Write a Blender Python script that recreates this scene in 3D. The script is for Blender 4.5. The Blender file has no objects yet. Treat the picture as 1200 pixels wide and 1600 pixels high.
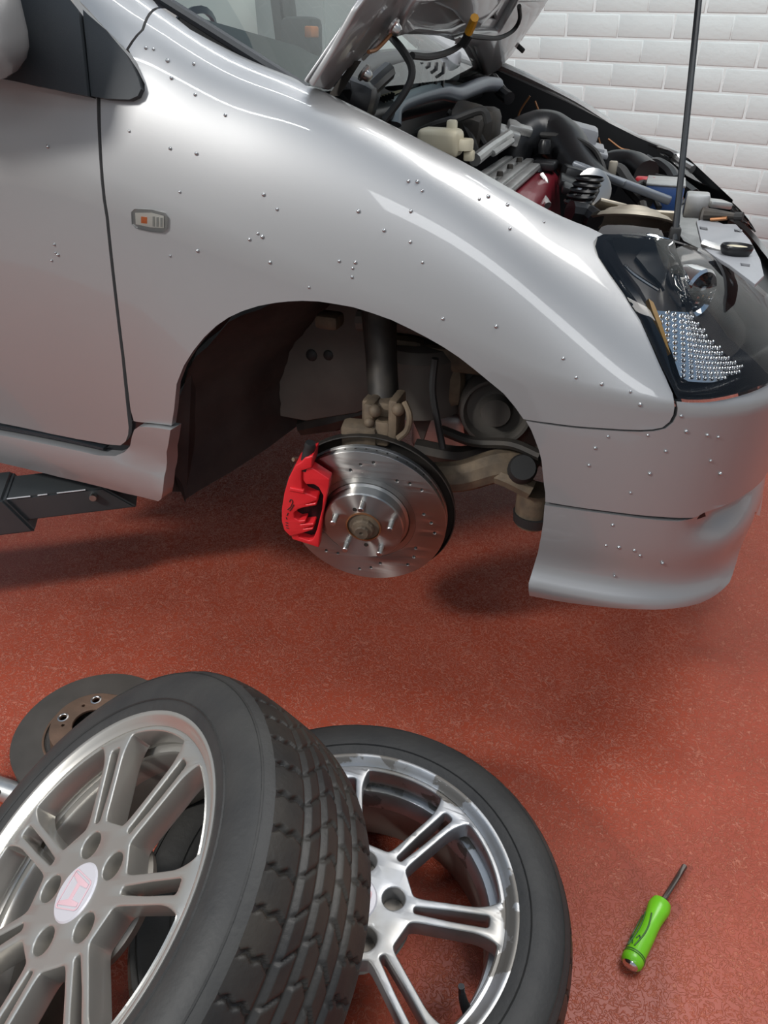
import bpy, bmesh, math, random
import numpy as np
from mathutils import Vector, Matrix, Euler
from mathutils.geometry import delaunay_2d_cdt
C = bpy.context.scene.collection
sc = bpy.context.scene
rnd = random.Random(7)
PI = math.pi
# ---------------- camera, world, lights, exposure ----------------
cam_d = bpy.data.cameras.new('camera'); cam = bpy.data.objects.new('camera', cam_d); C.objects.link(cam); sc.camera = cam
cam_d.sensor_fit = 'VERTICAL'; cam_d.sensor_height = 32.0; cam_d.lens = 32.0*1220/1600; cam_d.clip_start = .02; cam_d.clip_end = 60
cam.matrix_world = Matrix([[0.950741, -0.166465, 0.261499, 0.427456], [0.309774, 0.541514, -0.781538, -1.078781], [-0.011507, 0.824046, 0.566406, 1.24856], [0.0, 0.0, 0.0, 1.0]])
w = bpy.data.worlds.new('workshop_daylight'); sc.world = w; w.use_nodes = True
bg = w.node_tree.nodes['Background']; bg.inputs['Strength'].default_value = .34
_tc = w.node_tree.nodes.new('ShaderNodeTexCoord'); _sp = w.node_tree.nodes.new('ShaderNodeSeparateXYZ'); _cr = w.node_tree.nodes.new('ShaderNodeValToRGB')
w.node_tree.links.new(_tc.outputs['Generated'], _sp.inputs[0]); w.node_tree.links.new(_sp.outputs['Z'], _cr.inputs['Fac']); w.node_tree.links.new(_cr.outputs['Color'], bg.inputs['Color'])
_cr.color_ramp.elements[0].color = (.95,.93,.9,1); _cr.color_ramp.elements[0].position = 0; _cr.color_ramp.elements[1].color = (.38,.64,1,1); _cr.color_ramp.elements[1].position = .9
def area(name, loc, tgt, sx, sy, power, col=(1,1,1), spread=180):
    l = bpy.data.lights.new(name, 'AREA'); l.shape = 'RECTANGLE'; l.size = sx; l.size_y = sy; l.energy = power; l.color = col; l.spread = math.radians(spread)
    o = bpy.data.objects.new(name, l); C.objects.link(o); o.location = loc
    o.rotation_euler = (Vector(tgt)-Vector(loc)).to_track_quat('-Z','Y').to_euler(); return o
LIGHTS = [('roof_light', (1.3,.6,3.9), (.3,.2,.3), 1.7,1.7, 82, (1,.97,.93)),
          ('bay_window', (-2.2,-2.5,3.2), (.2,-.3,.2), .5,.5, 105, (1,.98,.95)),
          ('rear_fill', (.9,-3.6,3.2), (.3,1.5,.8), 2.6,.5, 26, (.96,.98,1)),  # fill added behind the camera for the car side, no window known there
          ('wall_fill', (.2,1.9,3.6), (-.1,3.4,.8), 2.2,.5, 44, (.97,.99,1))]  # fill added to brighten the back wall, no such lamp known
for a in LIGHTS: area(*a)
for p, q, pw in (((-1.7,-2.25,3.4), (-.35,-1.35,3.4), 9), ((-1.1,-.12,3.4), (.75,.66,3.4), 9)):      # fluorescent tubes under the roof
    p, q = Vector(p), Vector(q); o = area('tube_lamp', tuple((p+q)/2), tuple((p+q)/2 - Vector((0,0,1))), (q-p).length, .045, pw, (.95,.98,1))
    o.rotation_euler = (0, 0, math.atan2(q.y-p.y, q.x-p.x))
vs = sc.view_settings; vs.view_transform = 'Standard'; vs.look = 'None'; vs.gamma = 1; vs.use_curve_mapping = False; vs.exposure = 0
# ---------------- materials ----------------
def nt(name):
    m = bpy.data.materials.new(name); m.use_nodes = True; t = m.node_tree; return m, t, t.nodes['Principled BSDF']
def mat(name, col, rough=.5, metal=0., coat=0., col2=None, scale=20., amt=.5, bump=0., bscale=200., detail=4, **kw):
    m, t, p = nt(name); N = t.nodes.new; L = t.links.new
    p.inputs['Base Color'].default_value = (*col,1); p.inputs['Roughness'].default_value = rough; p.inputs['Metallic'].default_value = metal
    p.inputs['Coat Weight'].default_value = coat; p.inputs['Coat Roughness'].default_value = .04
    for k, v in kw.items(): p.inputs[k.replace('_',' ')].default_value = v
    tc = N('ShaderNodeTexCoord')
    if col2:
        n = N('ShaderNodeTexNoise'); n.inputs['Scale'].default_value = scale; n.inputs['Detail'].default_value = detail; L(tc.outputs['Object'], n.inputs['Vector'])
        r = N('ShaderNodeValToRGB'); r.color_ramp.elements[0].position = .5-amt/2; r.color_ramp.elements[1].position = .5+amt/2
        r.color_ramp.elements[0].color = (*col,1); r.color_ramp.elements[1].color = (*col2,1); L(n.outputs['Fac'], r.inputs['Fac']); L(r.outputs['Color'], p.inputs['Base Color'])
    if bump:
        n = N('ShaderNodeTexNoise'); n.inputs['Scale'].default_value = bscale; n.inputs['Detail'].default_value = 3; L(tc.outputs['Object'], n.inputs['Vector'])
        b = N('ShaderNodeBump'); b.inputs['Strength'].default_value = bump; b.inputs['Distance'].default_value = .002; L(n.outputs['Fac'], b.inputs['Height']); L(b.outputs['Normal'], p.inputs['Normal'])
    return m
PAINT = mat('silver_paint', (.375,.375,.375), .40, .55, .8, bump=.04, bscale=900)
BLACK = mat('black_plastic', (.009,.0095,.011), .34)
SATIN = mat('satin_black_trim', (.014,.018,.022), .5, bump=.15, bscale=1500)
GLOSS = mat('gloss_black', (.008,.008,.01), .12)
RUB = mat('black_rubber', (.02,.02,.02), .65)
TYRE = mat('tyre_rubber', (.016,.016,.0165), .6, col2=(.042,.04,.036), scale=9, amt=.5, bump=.3, bscale=120)
TREAD = mat('tread_rubber', (.012,.012,.0125), .5, col2=(.05,.042,.032), scale=11, amt=.5, bump=.2, bscale=160)
LINER = mat('dusty_wheel_liner', (.014,.014,.014), .65, col2=(.055,.05,.045), scale=7, amt=.4, bump=.3, bscale=60)
WING = mat('dusty_inner_wing', (.06,.055,.05), .7, col2=(.16,.145,.125), scale=5, amt=.45, bump=.3, bscale=40)
DIRT = mat('dirty_steel', (.09,.072,.055), .7, .3, col2=(.23,.17,.11), scale=30, amt=.5, bump=.4, bscale=120)
DARKSTEEL = mat('dark_steel', (.03,.029,.028), .55, .5, col2=(.07,.06,.05), scale=25, amt=.5)
ALU = mat('cast_aluminium', (.42,.42,.41), .42, .85, col2=(.55,.55,.54), scale=30, amt=.4)
STEEL = mat('bright_steel', (.6,.59,.57), .3, 1.0)
CHROME = mat('chrome', (.85,.85,.86), .06, 1.0)
RED = mat('red_caliper_paint', (.74,.022,.03), .36, 0, .3, col2=(.80,.03,.038), scale=40, amt=.4, bump=.15, bscale=300)
VALVE = mat('wine_red_cover', (.22,.015,.028), .38, .1, .3, bump=.2, bscale=900)
CREAM = mat('aged_white_plastic', (.62,.55,.38), .4, col2=(.7,.66,.52), scale=12, amt=.5)
HEAT = mat('heat_shield', (.36,.31,.24), .5, .5, col2=(.5,.46,.38), scale=12, amt=.5)
BLUE = mat('blue_battery', (.03,.09,.28), .35)
GREYP = mat('grey_plastic', (.3,.31,.33), .4)
PIPE = mat('grey_hose', (.20,.22,.25), .3, .3)
REDP = mat('red_terminal_cover', (.5,.03,.04), .35)
YEL = mat('yellow_tape', (.75,.36,.02), .5)
AMB = mat('amber_lens', (.5,.27,.05), .25)
ORNG = mat('orange_bulb', (.85,.22,.05), .3)
WHEEL = mat('wheel_silver', (.50,.475,.43), .33, .8, .3, col2=(.58,.56,.52), scale=6, amt=.5)
WHEELW = mat('worn_wheel_silver', (.46,.465,.475), .4, .7, .3, col2=(.33,.315,.29), scale=9, amt=.2, detail=8)
WHITEW = mat('wheel_barrel_dirty', (.34,.32,.29), .5, .6, col2=(.16,.13,.1), scale=7, amt=.5)
MARK = mat('marker_reflector', (.85,.83,.78), .3)
LUGM = mat('shaded_grimy_lug_well', (.10,.09,.08), .5, .5, col2=(.2,.18,.15), scale=40, amt=.5)  # grimy metal, darkened further to put depth shade into the lug holes
CAPM = mat('cap_enamel', (.62,.6,.63), .35, .2)
PINK = mat('faded_red_logo', (.66,.44,.47), .45)
RUST = mat('rusty_iron', (.10,.065,.045), .65, .5, col2=(.2,.12,.08), scale=18, amt=.5, bump=.25, bscale=200)
WORN = mat('worn_disc_iron', (.13,.115,.10), .5, .7, col2=(.085,.075,.065), scale=14, amt=.5)
COPPER = mat('copper_grease_ring', (.32,.15,.07), .45, .7)
GREEN = mat('green_handle_plastic', (.20,.62,.015), .32, 0, .1, col2=(.16,.52,.015), scale=25, amt=.4)
GRIP = mat('green_grip_rubber', (.03,.11,.015), .5)
SHAFT = mat('blued_steel', (.16,.14,.125), .45, .8)
def scuff(m):
    t = m.node_tree; N = t.nodes.new; L = t.links.new; p = t.nodes['Principled BSDF']; src = p.inputs['Base Color'].links[0].from_socket
    tc = N('ShaderNodeTexCoord'); sx = N('ShaderNodeSeparateXYZ'); L(tc.outputs['Object'], sx.inputs[0])
    cb = N('ShaderNodeCombineXYZ'); L(sx.outputs['X'], cb.inputs[0]); L(sx.outputs['Y'], cb.inputs[1])
    ln = N('ShaderNodeVectorMath'); ln.operation = 'LENGTH'; L(cb.outputs[0], ln.inputs[0])
    mr = N('ShaderNodeMapRange'); mr.inputs['From Min'].default_value = .15; mr.inputs['From Max'].default_value = .225; mr.inputs['To Min'].default_value = -.16; mr.inputs['To Max'].default_value = .045; L(ln.outputs['Value'], mr.inputs['Value'])
    n = N('ShaderNodeTexNoise'); n.inputs['Scale'].default_value = 16; n.inputs['Detail'].default_value = 5; L(tc.outputs['Object'], n.inputs['Vector'])
    ad = N('ShaderNodeMath'); L(mr.outputs[0], ad.inputs[0]); L(n.outputs['Fac'], ad.inputs[1])
    r = N('ShaderNodeValToRGB'); r.color_ramp.interpolation = 'LINEAR'; r.color_ramp.elements[0].position = .55; r.color_ramp.elements[1].position = .57; L(ad.outputs[0], r.inputs['Fac'])
    mx = N('ShaderNodeMixRGB'); mx.inputs['Color2'].default_value = (.20,.185,.165,1); L(r.outputs['Color'], mx.inputs['Fac']); L(src, mx.inputs['Color1']); L(mx.outputs['Color'], p.inputs['Base Color'])
    m2 = N('ShaderNodeMath'); m2.operation = 'MULTIPLY_ADD'; m2.inputs[1].default_value = .2; m2.inputs[2].default_value = .38; L(r.outputs['Color'], m2.inputs[0]); L(m2.outputs[0], p.inputs['Roughness'])
scuff(WHEELW)
LIFT = mat('lift_grey_paint', (.045,.052,.055), .4, .2, col2=(.06,.066,.068), scale=12, amt=.5)
LIFTW = mat('worn_lift_edge', (.5,.5,.5), .4, .6)
BRICKM = mat('white_painted_brick', (.63,.69,.68), .5, col2=(.67,.725,.715), scale=3, amt=.6, bump=.8, bscale=45)
MORTAR = mat('white_painted_joint', (.73,.78,.77), .6, bump=.5, bscale=90)
DROP = mat('water_bead', (.42,.425,.43), .15, .75, 1.0)
CONC = mat('grey_concrete', (.33,.32,.31), .6, col2=(.40,.39,.38), scale=4, amt=.6, bump=.2, bscale=60)
BOARD = mat('pale_board', (.80,.84,.81), .4)
CABG = mat('grey_cabinet', (.26,.28,.28), .5)
SMOKE = mat('smoked_bezel', (.055,.05,.048), .25)
CABIN = mat('dark_dashboard', (.03,.03,.032), .7)
def glass(name, tint, gloss=.1, rough=.02):
    m = bpy.data.materials.new(name); m.use_nodes = True; t = m.node_tree; t.nodes.clear(); N = t.nodes.new; L = t.links.new
    o = N('ShaderNodeOutputMaterial'); mx = N('ShaderNodeMixShader'); tr = N('ShaderNodeBsdfTransparent'); g = N('ShaderNodeBsdfGlossy'); f = N('ShaderNodeFresnel')
    f.inputs['IOR'].default_value = 1.5; tr.inputs['Color'].default_value = (*tint,1); g.inputs['Roughness'].default_value = rough
    L(f.outputs[0], mx.inputs[0]); L(tr.outputs[0], mx.inputs[1]); L(g.outputs[0], mx.inputs[2]); L(mx.outputs[0], o.inputs['Surface']); return m
GLASS = glass('windscreen_glass', (.74,.86,.81)); LENS = glass('headlamp_lens', (.93,.93,.92)); LENS2 = glass('marker_lens', (.97,.96,.93))
def disc_mat():
    m, t, p = nt('machined_disc_face'); N = t.nodes.new; L = t.links.new
    p.inputs['Base Color'].default_value = (.50,.49,.47,1); p.inputs['Metallic'].default_value = 1; p.inputs['Roughness'].default_value = .36; p.inputs['Anisotropic Rotation'].default_value = .25
    p.inputs['Anisotropic'].default_value = .95
    tg = N('ShaderNodeTangent'); tg.direction_type = 'RADIAL'; tg.axis = 'Z'; L(tg.outputs[0], p.inputs['Tangent'])
    return m
DISC = disc_mat()
def floor_mat():
    m, t, p = nt('red_textured_vinyl'); N = t.nodes.new; L = t.links.new
    tc = N('ShaderNodeTexCoord')
    n = N('ShaderNodeTexNoise'); n.inputs['Scale'].default_value = 74; n.inputs['Detail'].default_value = 1.5; n.inputs['Distortion'].default_value = 2.0; L(tc.outputs['Object'], n.inputs['Vector'])
    ri = N('ShaderNodeMath'); ri.operation = 'SUBTRACT'; ri.inputs[1].default_value = .5; L(n.outputs['Fac'], ri.inputs[0])
    ab = N('ShaderNodeMath'); ab.operation = 'ABSOLUTE'; L(ri.outputs[0], ab.inputs[0])
    rp = N('ShaderNodeValToRGB'); rp.color_ramp.elements[0].position = .0; rp.color_ramp.elements[0].color = (1,1,1,1); rp.color_ramp.elements[1].position = .06; rp.color_ramp.elements[1].color = (0,0,0,1); L(ab.outputs[0], rp.inputs['Fac'])
    n2 = N('ShaderNodeTexNoise'); n2.inputs['Scale'].default_value = 5; n2.inputs['Detail'].default_value = 5; L(tc.outputs['Object'], n2.inputs['Vector'])
    r2 = N('ShaderNodeValToRGB'); r2.color_ramp.elements[0].position = .3; r2.color_ramp.elements[1].position = .7
    r2.color_ramp.elements[0].color = (.30,.052,.026,1); r2.color_ramp.elements[1].color = (.375,.070,.036,1); L(n2.outputs['Fac'], r2.inputs['Fac'])
    mx = N('ShaderNodeMixRGB'); mx.inputs['Color2'].default_value = (.66,.27,.18,1); L(r2.outputs['Color'], mx.inputs['Color1'])  # pale relief lines: highlights along the ridges put into the colour
    n3 = N('ShaderNodeTexNoise'); n3.inputs['Scale'].default_value = 30; L(tc.outputs['Object'], n3.inputs['Vector'])
    mm = N('ShaderNodeMath'); mm.operation = 'MULTIPLY'; L(rp.outputs['Color'], mm.inputs[0]); L(n3.outputs['Fac'], mm.inputs[1])
    m3 = N('ShaderNodeMath'); m3.operation = 'MULTIPLY'; m3.inputs[1].default_value = .8; L(mm.outputs[0], m3.inputs[0]); L(m3.outputs[0], mx.inputs['Fac'])
    L(mx.outputs['Color'], p.inputs['Base Color']); p.inputs['Roughness'].default_value = .33; p.inputs['Specular IOR Level'].default_value = .32
    b = N('ShaderNodeBump'); b.inputs['Strength'].default_value = .7; b.inputs['Distance'].default_value = .003; L(mm.outputs[0], b.inputs['Height']); L(b.outputs['Normal'], p.inputs['Normal'])
    return m
FLOOR = floor_mat()
# ---------------- helpers ----------------
def link(name, me, parent=None, m=None, mw=None):
    o = bpy.data.objects.new(name, me); C.objects.link(o)
    if parent is not None: o.parent = parent
    if m is not None:
        me.materials.clear(); me.materials.append(m)
    if mw is not None: o.matrix_local = mw
    return o
def tag(o, label=None, cat=None, group=None, kind=None):
    for k, v in (('label',label),('category',cat),('group',group),('kind',kind)):
        if v: o[k] = v
    return o
def empty(name, label, cat, loc=(0,0,0), group=None):
    o = bpy.data.objects.new(name, None); C.objects.link(o); o.location = loc; o.empty_display_size = .1; return tag(o, label, cat, group)
def smooth_pts(pts, n=6):
    P = [np.array(p, float) for p in pts]
    if len(P) < 3: return P
    Q = [2*P[0]-P[1]] + P + [2*P[-1]-P[-2]]; out = []
    for i in range(1, len(Q)-2):
        for k in range(n):
            t = k/n; a, b, c, d = Q[i-1:i+3]
            out.append(.5*(2*b + (c-a)*t + (2*a-5*b+4*c-d)*t*t + (3*b-a-3*c+d)*t**3))
    return out + [P[-1]]
class B:
    def __init__(s): s.bm = bmesh.new()
    def raw(s, V, F):
        vv = [s.bm.verts.new(tuple(v)) for v in V]
        for f in F:
            try: s.bm.faces.new([vv[i] for i in f])
            except ValueError: pass
        return s
    def box(s, c, d, bev=.004, rot=None, seg=2):
        b = bmesh.new(); bmesh.ops.create_cube(b, size=1)
        for v in b.verts: v.co = Vector((v.co.x*d[0], v.co.y*d[1], v.co.z*d[2]))
        if bev: bmesh.ops.bevel(b, geom=list(b.edges), offset=min(bev, .45*min(d)), segments=seg, affect='EDGES', profile=.5)
        R = Euler(rot).to_matrix().to_4x4() if rot else Matrix()
        bmesh.ops.transform(b, matrix=Matrix.Translation(c) @ R, verts=b.verts); return s.take(b)
    def take(s, b, mat=None):
        me = bpy.data.meshes.new('t'); b.to_mesh(me); b.free()
        if mat is not None: me.transform(mat)
        s.bm.from_mesh(me); bpy.data.meshes.remove(me); return s
    def mesh(s, me, mat=None):
        if mat is not None: me.transform(mat)
        s.bm.from_mesh(me); bpy.data.meshes.remove(me); return s
    def hexa(s, P):  # 8 corners: bottom 4, top 4
        return s.raw(P, [(3,2,1,0),(4,5,6,7),(0,1,5,4),(1,2,6,5),(2,3,7,6),(3,0,4,7)])
    def tube(s, pts, r, n=8, smooth=True):
        P = smooth_pts(pts) if smooth else [np.array(p, float) for p in pts]
        R = r if hasattr(r, '__len__') else None
        V = []; F = []; m = len(P); up = None
        for i, p in enumerate(P):
            t = P[min(i+1, m-1)] - P[max(i-1, 0)]; t = t/(np.linalg.norm(t)+1e-12)
            if up is None: up = np.array([0,0,1.]) if abs(t[2]) < .9 else np.array([1.,0,0])
            a = np.cross(t, up); a /= np.linalg.norm(a)+1e-12; b = np.cross(a, t); up = b
            rr = np.interp(i/(m-1), np.linspace(0,1,len(R)), R) if R else r
            for k in range(n):
                an = 2*PI*k/n; V.append(p + rr*(a*math.cos(an) + b*math.sin(an)))
        for i in range(m-1):
            for k in range(n): F.append((i*n+k, i*n+(k+1)%n, (i+1)*n+(k+1)%n, (i+1)*n+k))
        F += [tuple(range(n-1,-1,-1)), tuple((m-1)*n+k for k in range(n))]
        return s.raw(V, F)
    def lathe(s, prof, n=32, a0=0, a1=2*PI, mat=None, cap=False):
        full = abs(a1-a0-2*PI) < 1e-6; V = []; F = []; k = len(prof); cnt = n if full else n+1
        for i in range(cnt):
            a = a0 + (a1-a0)*i/n
            for r, z in prof: V.append((r*math.cos(a), r*math.sin(a), z))
        for i in range(n):
            j = (i+1) % cnt
            for q in range(k-1): F.append((i*k+q, j*k+q, j*k+q+1, i*k+q+1))
        if cap and full: F += [tuple(i*k for i in range(n)), tuple(i*k+k-1 for i in range(n))]
        if mat is not None: V = [mat @ Vector(v) for v in V]
        return s.raw(V, F)
    def rod(s, a, b, r, n=12): return s.tube([a, b], r, n, smooth=False)
    def ball(s, c, r, seg=12, sc_=(1,1,1)):
        b = bmesh.new(); bmesh.ops.create_uvsphere(b, u_segments=seg, v_segments=max(6, seg//2), radius=r)
        bmesh.ops.transform(b, matrix=Matrix.Translation(c) @ Matrix.Diagonal((*sc_,1)), verts=b.verts); return s.take(b)
    def build(s, name, m, parent=None, mw=None, ang=35, kind=None, label=None):
        bm = s.bm; bmesh.ops.remove_doubles(bm, verts=bm.verts, dist=1e-5); bmesh.ops.recalc_face_normals(bm, faces=bm.faces)
        ca = math.radians(ang)
        for f in bm.faces: f.smooth = True
        for e in bm.edges:
            if len(e.link_faces) == 2 and e.calc_face_angle(0) > ca: e.smooth = False
        me = bpy.data.meshes.new(name); bm.to_mesh(me); bm.free()
        o = link(name, me, parent, m, mw)
        if kind: o['kind'] = kind
        if label: o['label'] = label
        return o
def plate_mesh(outer, holes, thick, bev=.002, z=0):
    cu = bpy.data.curves.new('c', 'CURVE'); cu.dimensions = '2D'; cu.fill_mode = 'BOTH'
    for loop in [outer] + holes:
        sp = cu.splines.new('POLY'); sp.points.add(len(loop)-1); sp.use_cyclic_u = True
        for p, q in zip(sp.points, loop): p.co = (q[0], q[1], 0, 1)
    cu.extrude = max(thick/2 - bev, .0002); cu.bevel_depth = bev; cu.bevel_resolution = 2; cu.offset = -bev
    o = bpy.data.objects.new('c', cu); C.objects.link(o)
    bpy.context.view_layer.update()
    me = bpy.data.meshes.new_from_object(o.evaluated_get(bpy.context.evaluated_depsgraph_get()))
    bpy.data.objects.remove(o); bpy.data.curves.remove(cu)
    me.transform(Matrix.Translation((0,0,z-thick/2))); return me           # top face at z
def circ(x, y, r, n=20): return [(x+r*math.cos(2*PI*k/n), y+r*math.sin(2*PI*k/n)) for k in range(n)]
def rounded(poly, r, n=4):
    out = []; m = len(poly)
    for i in range(m):
        p = np.array(poly[i], float); a = np.array(poly[i-1], float)-p; b = np.array(poly[(i+1) % m], float)-p
        la, lb = np.linalg.norm(a), np.linalg.norm(b); rr = min(r, .45*la, .45*lb); A = p+a/la*rr; Bq = p+b/lb*rr
        for k in range(n+1):
            t = k/n; out.append(tuple((1-t)**2*A + 2*t*(1-t)*p + t*t*Bq))
    return out
# ---- car body surface: plan curve (s along it) and an inward profile (v up it), car frame ----
PLAN = np.array([(-2.2,.06),(-1.3,.03),(-.9,.012),(-.5,.003),(-.2,0),(.1,0),(.3,0),(.42,.002),(.5,.010),(.56,.028),(.61,.062),(.65,.11),(.68,.17),(.705,.25),(.725,.36),(.742,.51),(.752,.68),(.756,.85),(.752,1.02)])
PS = np.concatenate([[0], np.cumsum(np.hypot(*np.diff(PLAN, axis=0).T))]); PS = PS - np.interp(0, PLAN[:7,0], PS[:7])
def hermite(x, xs, ys):
    x = np.asarray(x, float); i = np.clip(np.searchsorted(xs, x) - 1, 0, len(xs) - 2)
    dx = np.diff(xs); dl = np.diff(ys) / dx
    m = np.concatenate([[dl[0]], (dl[:-1]*dx[1:] + dl[1:]*dx[:-1]) / (dx[1:] + dx[:-1]), [dl[-1]]])
    t = (x - xs[i]) / dx[i]; t2 = t*t; t3 = t2*t
    return (2*t3-3*t2+1)*ys[i] + (t3-2*t2+t)*dx[i]*m[i] + (-2*t3+3*t2)*ys[i+1] + (t3-t2)*dx[i]*m[i+1]
def tab(s, pts):
    a = np.array(pts, float); return hermite(np.clip(s, a[0,0], a[-1,0]), a[:,0], a[:,1])
Z0 = [(-1.3,1.02),(-.45,.97),(-.2,.90),(0,.84),(.15,.80),(.3,.75),(.45,.735),(.75,.72),(1.1,.70)]       # shoulder height
ZT = [(-1.3,1.75),(-.6,1.37),(-.39,1.232),(-.241,1.157),(-.123,1.121),(-.086,1.109),(.128,1.03),(.351,.934),(.5,.905),(.62,.90),(.75,.885),(.95,.85),(1.3,.80)]
DT = [(-1.3,.33),(-.6,.2),(-.39,.16),(-.2,.15),(.35,.15),(.45,.19),(.55,.22),(.7,.22),(.9,.17),(1.3,.08)]  # inward offset at the top
DL = [(-1.3,.065),(-.55,.06),(-.42,.04),(-.3,.008),(-.2,.0),(.3,.0),(.45,-.004),(.8,.0),(1.3,.0)]                     # tuck at the bottom
FB = [(-1.3,.55),(.25,.55),(.45,.35),(1.3,.35)]
def body(s, v, off=0.0):
    """v 0..1: z .35 to shoulder; v 1..2: shoulder to bonnet edge; off > 0 moves outward"""
    s = np.asarray(s, float); v = np.asarray(v, float)
    z0, zt, dt = tab(s, Z0), tab(s, ZT), tab(s, DT)
    lo = np.clip(1 - v, -.5, 2); zl = z0 - (z0 - .35) * lo; dl = tab(s, DL) * np.sign(lo) * np.abs(lo)**1.35
    t = np.clip(v - 1, 0, 1.6); h = zt - z0; k = tab(s, FB)
    d1, d2, d3 = .02*dt/.15, .42*dt, dt; h1, h2 = k*h, (.93 - (.55-k)*.9)*h
    u = 1 - t
    du = 3*u*u*t*d1 + 3*u*t*t*d2 + t**3*d3; zu = z0 + 3*u*u*t*h1 + 3*u*t*t*h2 + t**3*h
    d = np.where(v < 1, dl, du) - off; z = np.where(v < 1, zl, zu)
    px, py = hermite(s, PS, PLAN[:,0]), hermite(s, PS, PLAN[:,1])
    e = 1e-3; tx, ty = hermite(s+e, PS, PLAN[:,0]) - px, hermite(s+e, PS, PLAN[:,1]) - py
    L = np.hypot(tx, ty); nx, ny = -ty/L, tx/L
    return np.stack([px + nx*d, py + ny*d, z + 0*px], -1)

def inside(x, y, poly):
    r = False; j = len(poly)-1
    for i in range(len(poly)):
        a, b_ = poly[i], poly[j]
        if (a[1] > y) != (b_[1] > y) and x < (b_[0]-a[0])*(y-a[1])/(b_[1]-a[1])+a[0]: r = not r
        j = i
    return r
def panel(outline, off=0., fold=.012, ds=.025, dv=.05, mirror=False, bulge=None):
    """sheet on the body surface bounded by an (s, v) outline, edges folded inwards"""
    ol = []
    for i, p in enumerate(outline):
        q = outline[(i+1) % len(outline)]; d = max(abs(q[0]-p[0])/ds, abs(q[1]-p[1])/dv)
        if d < 1e-4: continue
        k = int(d) + 1; ol += [Vector((p[0]+(q[0]-p[0])*t/k, p[1]+(q[1]-p[1])*t/k)) for t in range(k)]
    n_ = len(ol); pl = [(p.x, p.y) for p in ol]; xs = [p[0] for p in pl]; ys = [p[1] for p in pl]; pts = list(ol)
    ea = np.array(pl); eb = np.roll(ea, -1, 0); sc2 = np.array([ds, dv]); A_ = ea/sc2; D_ = eb/sc2 - A_; L_ = (D_**2).sum(1) + 1e-12
    x = (math.floor(min(xs)/ds)+1)*ds
    while x < max(xs):
        y = (math.floor(min(ys)/dv)+1)*dv
        while y < max(ys):
            if inside(x, y, pl):
                q = np.array([x,y])/sc2; t = np.clip(((q-A_)*D_).sum(1)/L_, 0, 1)
                if (((A_ + t[:,None]*D_ - q)**2).sum(1)).min() > .12: pts.append(Vector((x,y)))
            y += dv
        x += ds
    vo, eo, fo, *_r = delaunay_2d_cdt(pts, [(i,(i+1) % n_) for i in range(n_)], [], 1, 1e-6)
    bm = bmesh.new(); vv = [bm.verts.new((v[0],v[1],0)) for v in vo]
    for f in fo:
        try: bm.faces.new([vv[i] for i in f])
        except ValueError: pass
    bmesh.ops.delete(bm, geom=[v for v in bm.verts if not v.link_faces], context='VERTS')
    S = np.array([v.co.x for v in bm.verts]); Vv = np.array([v.co.y for v in bm.verts])
    P = body(S, Vv, off); e = 1e-3
    nn = np.cross(body(S+e, Vv, off)-body(S-e, Vv, off), body(S, Vv+e, off)-body(S, Vv-e, off)); nn /= np.linalg.norm(nn, axis=1)[:,None]+1e-12
    if bulge is not None: P = P + nn*bulge(S, Vv)[:,None]
    if fold:
        be = [ed for ed in bm.edges if len(ed.link_faces) == 1]; nb = len(S)
        loop = {}
        bm.verts.ensure_lookup_table()
        for i, v in enumerate(bm.verts): v.index = i; v.co = Vector(P[i])
        for ed in be:
            for v in ed.verts:
                if v not in loop: loop[v] = bm.verts.new(Vector(P[v.index] - nn[v.index]*fold))
        for ed in be:
            a, b = ed.verts; bm.faces.new((b, a, loop[a], loop[b]))
    else:
        for i, v in enumerate(bm.verts): v.co = Vector(P[i])
    if mirror:
        for v in bm.verts: v.co.y = 1.695 - v.co.y
    b = B(); b.take(bm); return b
# ---------------- setting ----------------
fl = B().raw([(-5,-1.75,0),(5,-1.75,0),(5,6,0),(-5,6,0)], [(0,1,2,3)]).build('floor', FLOOR); fl['kind'] = 'structure'
ap = B().raw([(-5,-5,0),(5,-5,0),(5,-1.75,0),(-5,-1.75,0)], [(0,1,2,3)]).build('added_grey_apron', CONC); ap['kind'] = 'structure'  # unseen grey ground, added so the car paint reflects grey instead of red
WALLM = Matrix([[0.965016, 0.262189, 0.0, 0.4], [-0.262189, 0.965016, 0.0, 3.65], [0.0, 0.0, 1.0, 0.0], [0.0, 0.0, 0.0, 1.0]])
wall = B().raw([(-4.5,.0020,0),(3.5,.0020,0),(3.5,.0020,3.2),(-4.5,.0020,3.2),(-4.5,.25,0),(3.5,.25,0),(3.5,.25,3.2),(-4.5,.25,3.2)], [(0,1,2,3),(5,4,7,6),(3,2,6,7),(0,4,5,1),(1,5,6,2),(4,0,3,7)]).build('wall_back', MORTAR, mw=WALLM); wall['kind'] = 'structure'
BW, BH = .28, .1095
bms = []
for k in range(5):
    r0 = random.Random(k); b = bmesh.new(); bmesh.ops.create_cube(b, size=1)
    for v in b.verts: v.co = Vector((v.co.x*(BW-.007)+r0.uniform(-.0015,.0015), v.co.y*.024, v.co.z*(BH-.007)+r0.uniform(-.001,.001)))
    fe = [e for e in b.edges if all(v.co.y < 0 for v in e.verts)]
    bmesh.ops.bevel(b, geom=fe, offset=.006, segments=2, affect='EDGES', profile=.5)
    me = bpy.data.meshes.new('brick'); b.to_mesh(me); b.free(); me.materials.append(BRICKM)
    for p in me.polygons: p.use_smooth = True
    bms.append(me)
rest = B()
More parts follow.
